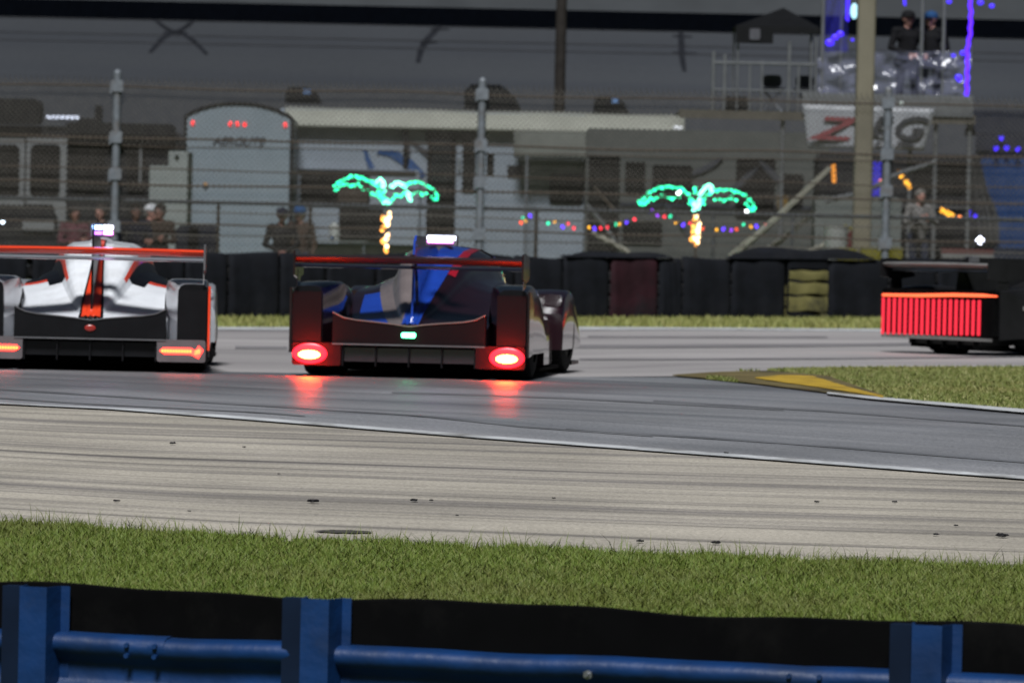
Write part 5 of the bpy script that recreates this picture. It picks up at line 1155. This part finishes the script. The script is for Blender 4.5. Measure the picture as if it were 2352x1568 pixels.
# ------------------------------------------------------------------ people
def capsule(b, p0, r0_, p1, r1_, n=10):
    p0, p1 = Vector(p0), Vector(p1); d = p1 - p0; L_ = d.length; dn = d.normalized() if L_ > 1e-6 else Vector((0, 0, 1)); pts_ = []; rr = []
    for a in (80, 50, 20): pts_.append(p0 - dn * r0_ * math.sin(R(a))); rr.append(r0_ * math.cos(R(a)))
    pts_ += [p0.lerp(p1, t) for t in (.33, .66)]; rr += [r0_ + (r1_ - r0_) * t for t in (.33, .66)]
    for a in (20, 50, 80): pts_.append(p1 + dn * r1_ * math.sin(R(a))); rr.append(r1_ * math.cos(R(a)))
    b.tube(pts_, rr, n)
def person(label, loc, rz, top, legs, hair, pose=None, hat=None, extra=None):
    J = dict(hip=(0, 0, .93), chest=(0, .0, 1.28), neck=(0, .0, 1.46), head=(0, .03, 1.63), shL=(-.19, 0, 1.42), shR=(.19, 0, 1.42), elL=(-.27, -.02, 1.13), elR=(.27, -.02, 1.13), wrL=(-.27, .10, .90), wrR=(.27, .10, .90),
             hpL=(-.10, 0, .90), hpR=(.10, 0, .90), knL=(-.12, .03, .49), knR=(.12, .03, .49), anL=(-.12, -.02, .08), anR=(.12, -.02, .08))
    J.update(pose or {}); V = {k: Vector(v) for k, v in J.items()}; bones = []
    A = lambda p0, r0_, p1, r1_, m_: bones.append((Vector(p0), r0_, Vector(p1), r1_, m_))
    A(V['hpL'], .12, V['hpR'], .12, 2); A(V['hip'], .15, V['chest'], .155, 1); A(V['chest'] + Vector((-.07, 0, .04)), .12, V['chest'] + Vector((.07, 0, .04)), .12, 1); A(V['shL'], .075, V['shR'], .075, 1)
    A(V['neck'] - Vector((0, 0, .06)), .06, V['head'] - Vector((0, .02, .06)), .055, 0)
    h = V['head']; A(h + Vector((0, -.02, .03)), .092, h + Vector((0, .01, -.02)), .082, 0); A(h + Vector((0, .03, -.07)), .05, h + Vector((0, .045, -.085)), .042, 0)
    A(h + Vector((0, .085, .01)), .012, h + Vector((0, .108, -.022)), .017, 0)          # nose
    A(h + Vector((-.03, .075, .028)), .016, h + Vector((.03, .075, .028)), .016, 0)     # brow
    A(h + Vector((-.018, .078, -.055)), .010, h + Vector((.018, .078, -.055)), .010, 0)   # mouth
    for s_ in (-1, 1): A(h + Vector((s_ * .088, -.01, .012)), .014, h + Vector((s_ * .090, -.012, -.02)), .012, 0)
    for s_, q in ((-1, 'L'), (1, 'R')):
        A(V['sh' + q], .066, V['el' + q], .050, 1); A(V['el' + q], .050, V['wr' + q], .038, 1)
        A(V['hp' + q], .095, V['kn' + q], .065, 2); A(V['kn' + q], .065, V['an' + q], .045, 2); A(V['an' + q] + Vector((0, -.03, -.03)), .045, V['an' + q] + Vector((0, .17, -.045)), .034, 3)
        w = V['wr' + q]; d = (w - V['el' + q]).normalized(); sd_ = d.cross(Vector((0, 1, .2))).normalized() if abs(d.y) < .95 else Vector((1, 0, 0)); nn = sd_.cross(d).normalized()
        A(w, .030, w + d * .07, .036, 0)
        for k in range(4):
            o = sd_ * (-.033 + .022 * k); ln = (.062, .075, .07, .055)[k]; a_ = w + d * .085 + o; m_ = a_ + d * ln * .5 + nn * .008; e_ = m_ + d * ln * .4 + nn * .03; A(a_, .010, m_, .0095, 0); A(m_, .0095, e_, .009, 0)
        th = w + d * .03 + sd_ * (-.035 * -s_); A(th, .013, th + d * .035 + sd_ * (.03 * s_), .012, 0); A(th + d * .035 + sd_ * (.03 * s_), .012, th + d * .065 + sd_ * (.032 * s_) + nn * .015, .010, 0)
    b = MB()
    for p0, r0_, p1, r1_, m_ in bones: capsule(b, p0, r0_, p1, r1_)
    me = b.mesh('body', M['skin']); o = bpy.data.objects.new('person', me); COL.objects.link(o); md = o.modifiers.new('r', 'REMESH'); md.mode = 'VOXEL'; md.voxel_size = .0125; md.use_smooth_shade = True
    sm = o.modifiers.new('s', 'SMOOTH'); sm.factor = .5; sm.iterations = 2
    dg = bpy.context.evaluated_depsgraph_get(); m2 = bpy.data.meshes.new_from_object(o.evaluated_get(dg)); o.modifiers.clear(); o.data = m2; bpy.data.meshes.remove(me)
    m2.materials.clear()
    for mm in (M['skin'], top, legs, M['rv_trim']): m2.materials.append(mm)
    nf = len(m2.polygons); cen = np.zeros(nf * 3); m2.polygons.foreach_get('center', cen); cen = cen.reshape(-1, 3); best = np.full(nf, 9.0); mi = np.zeros(nf, np.int32)
    for p0, r0_, p1, r1_, m_ in bones:
        a_ = np.array(p0); d = np.array(p1) - a_; L2 = max(1e-9, d @ d); t_ = np.clip(((cen - a_) @ d) / L2, 0, 1); ds = np.linalg.norm(cen - a_ - t_[:, None] * d, axis=1) - (r0_ + (r1_ - r0_) * t_)
        ok = ds < best; best[ok] = ds[ok]; mi[ok] = m_
    m2.polygons.foreach_set('material_index', mi); m2.update(); m2.name = 'person'
    tag(o, label, 'person'); o.location = loc; o.rotation_euler = (0, 0, rz)
    b = MB()
    for s_ in (-1, 1): b.ball(h + Vector((s_ * .033, .088, .006)), .011, 8, 6)
    b.build('eyes', M['rv_trim'], o, True, False)
    b = MB()
    if hat is None:
        b.ball(h + Vector((0, -.03, .035)), .108, 14, 10, sq=(1, 1, .98)); b.ball(h + Vector((0, -.07, -.03)), .085, 12, 8); hm = b.build('hair', hair, o, True, False)
    else:
        secs = [[(h.x + q * math.cos(a), h.y - .018 + q * 1.08 * math.sin(a), h.z + zz) for a in np.linspace(0, 2 * math.pi, 17)] for q, zz in ((.106, .02), (.107, .06), (.095, .10), (.06, .132), (.012, .142))]
        b.loft(secs); c_ = b.build('cap', hat, o, True, False)
        b = MB(); secs = [[(h.x + .085 * math.cos(a), h.y + .05 + .01 + q * math.sin(a), h.z + .028 - .02 * q) for a in np.linspace(0, math.pi, 11)] for q in (.03, .07, .12)]; b.loft(secs); o2 = b.build('cap_peak', hat, o, True, False)
        b = MB(); b.ball(h + Vector((0, -.065, -.02)), .075, 12, 8); b.build('hair', hair, o, True, False)
    if extra: extra(o, V)
    return o
def cloth(n, c): return mat(n, c, .85, var=.2, scale=9, bump=.3, bscale=14)
HAIR = mat('dark_hair', (.018, .013, .010), .7); GREYH = mat('grey_hair', (.12, .11, .10), .7)
NAVY = cloth('navy_cloth', (.012, .014, .03)); BROWN = cloth('brown_jacket', (.045, .03, .022)); DARK = cloth('dark_jacket', (.018, .017, .018)); GREYJ = cloth('grey_jacket', (.13, .125, .12)); MAUVE = cloth('mauve_shirt', (.13, .05, .06)); BLACKJ = cloth('black_jacket', (.006, .006, .007)); JEANS = cloth('jeans', (.025, .03, .05)); WHITEC = cloth('white_cap_cloth', (.40, .41, .43)); BLUEC = cloth('blue_cap_cloth', (.015, .05, .13))
folded = dict(elL=(-.27, .06, 1.15), elR=(.27, .06, 1.15), wrL=(.04, .22, 1.14), wrR=(-.04, .24, 1.19))
clasp = dict(elL=(-.28, .02, 1.14), elR=(.28, .02, 1.14), wrL=(-.06, .24, 1.02), wrR=(.06, .24, 1.02))
cam_pose = dict(elL=(-.29, .10, 1.16), elR=(.29, .08, 1.16), wrL=(-.07, .27, 1.22), wrR=(.09, .24, 1.24), head=(0, .06, 1.62))
def put(px, py, D_, rz=math.pi, floor=None):
    """feet so that the head sits at the photo point"""
    p_ = at(px, py, D_); return (p_.x, D_, (p_.z - 1.63) if floor is None else floor)
def ground_person(label, px, py, D_, *a, **k):
    l_ = put(px, py, D_); o = person(label, l_, *a, **k); s_ = (at(px, py, D_).z - zg(l_[0], D_)) / 1.63; o.scale = (max(.9, min(1.06, s_)),) * 3; o.location.z = zg(l_[0], D_)
    return o
ground_person('person in navy top and dark hair standing beside the fence post', 312, 484, 91.2, math.pi + .2, NAVY, JEANS, HAIR, clasp)
ground_person('person in a white cap turned sideways, between two dark haired spectators', 345, 470, 92.6, math.pi + 1.2, DARK, JEANS, GREYH, None, WHITEC)
ground_person('person with dark hair in a brown jacket against the white cabinet', 368, 470, 91.3, math.pi - .2, BROWN, JEANS, HAIR, folded)
ground_person('person in a mauve shirt standing in front of the dark coach', 172, 492, 91.6, math.pi + .3, MAUVE, JEANS, HAIR, folded)
ground_person('person in dark clothes between the coach window and the fence post', 232, 488, 92.4, math.pi - .3, DARK, JEANS, HAIR)
ground_person('person in a dark jacket and dark cap with clasped hands beside the trailer', 648, 495, 91.4, math.pi + .1, DARK, JEANS, HAIR, clasp, NAVY)
ground_person('person in a blue cap half hidden behind the one with clasped hands', 690, 490, 93.2, math.pi - .4, BROWN, JEANS, HAIR, None, BLUEC)
def give_camera(o, V):
    c_ = (V['wrL'] + V['wrR']) / 2 + Vector((0, .10, .0)); b = MB(); b.rbox(c_.x - .07, c_.x + .07, c_.y - .03, c_.y + .04, c_.z - .05, c_.z + .05, .015, 'y'); b.tube([(c_.x, c_.y + .04, c_.z), (c_.x, c_.y + .20, c_.z - .02)], [.04, .045], 12)
    b.build('camera', M['rv_trim'], o, False, False)
cq_ = at(2112, 446, 92.4); cp = person('person in a grey jacket holding a camera at chest height behind the fence', (cq_.x, 92.4, cq_.z - 1.66), math.pi + .35, GREYJ, JEANS, GREYH, cam_pose)
st_ = thing('step_box', 'wooden step box under the photographer behind the last fence post', 'step', (cq_.x, 92.4, zg(cq_.x, 92.4))); b = MB(); b.box(cq_.x - .45, cq_.x + .45, 92.1, 92.8, st_.location.z, cq_.z - 1.70); b.build('riser', M['deck'], st_); b = MB(); b.box(cq_.x - .47, cq_.x + .47, 92.08, 92.82, cq_.z - 1.697, cq_.z - 1.66); b.build('tread', M['deck'], st_)
t = thing('photo_camera', 'black camera with a lens held by the person in grey', 'camera', (cp.location.x - .10, cp.location.y - .36, cp.location.z + 1.22 * cp.scale[0]))
x, y, z = t.location; b = MB(); b.rbox(x - .07, x + .07, y - .03, y + .04, z - .05, z + .05, .015, 'y'); b.build('body', M['rv_trim'], t); b = MB(); b.tube([(x, y - .03, z), (x - .03, y - .17, z - .02)], [.04, .045], 12); b.build('lens', M['rv_trim'], t, True)
D = 101.0
for px, py, lab, h_, rz_ in ((2086, 26, 'person in black with a dark cap on the platform beside the square pole', BLACKJ, math.pi + .3), (2140, 22, 'person in black with a blue lit hat on the platform, further from the pole', BLUEC, math.pi - .5)):
    p_ = at(px, py, D + .7); o = person(lab, (p_.x, D + .7, dz), rz_, BLACKJ, BLACKJ, HAIR, clasp, h_); s_ = (p_.z - dz) / 1.63; o.scale = (1.28, 1.2, max(.9, min(1.15, s_)))

# van-shaped dark backdrop added to darken the space behind the platform supports
D = 105.0; x0, x1 = at(1880, 450, D).x, at(2236, 450, D).x; t = thing('dark_backdrop', 'dark van-shaped backdrop added under and behind the viewing platform', 'van', ((x0 + x1) / 2, D, zg(6, D))); z1 = at(2060, 352, D).z; zb = t.location.z
b = MB(); b.rbox(x0, x1, D, D + 1.9, zb + .3, z1, .15, 'y'); b.build('body', mat('backdrop_dark_paint', (.014, .014, .016), .6, var=.2), t)
rect('window', 2096, 372, 2225, 440, M['rv_window'], t, D, r=.06); rect('backdrop_side_trim', 1885, 470, 2230, 478, mat('backdrop_grey_trim', (.05, .05, .052), .6), t, D)  # window and trim belong to the added backdrop
for x in (x0 + .6, x1 - .6): b = MB(); b.tube([(x, D - .03, zb + .32), (x, D + .2, zb + .32)], .32, 18); b.build('wheel', M['rubber'], t, True)
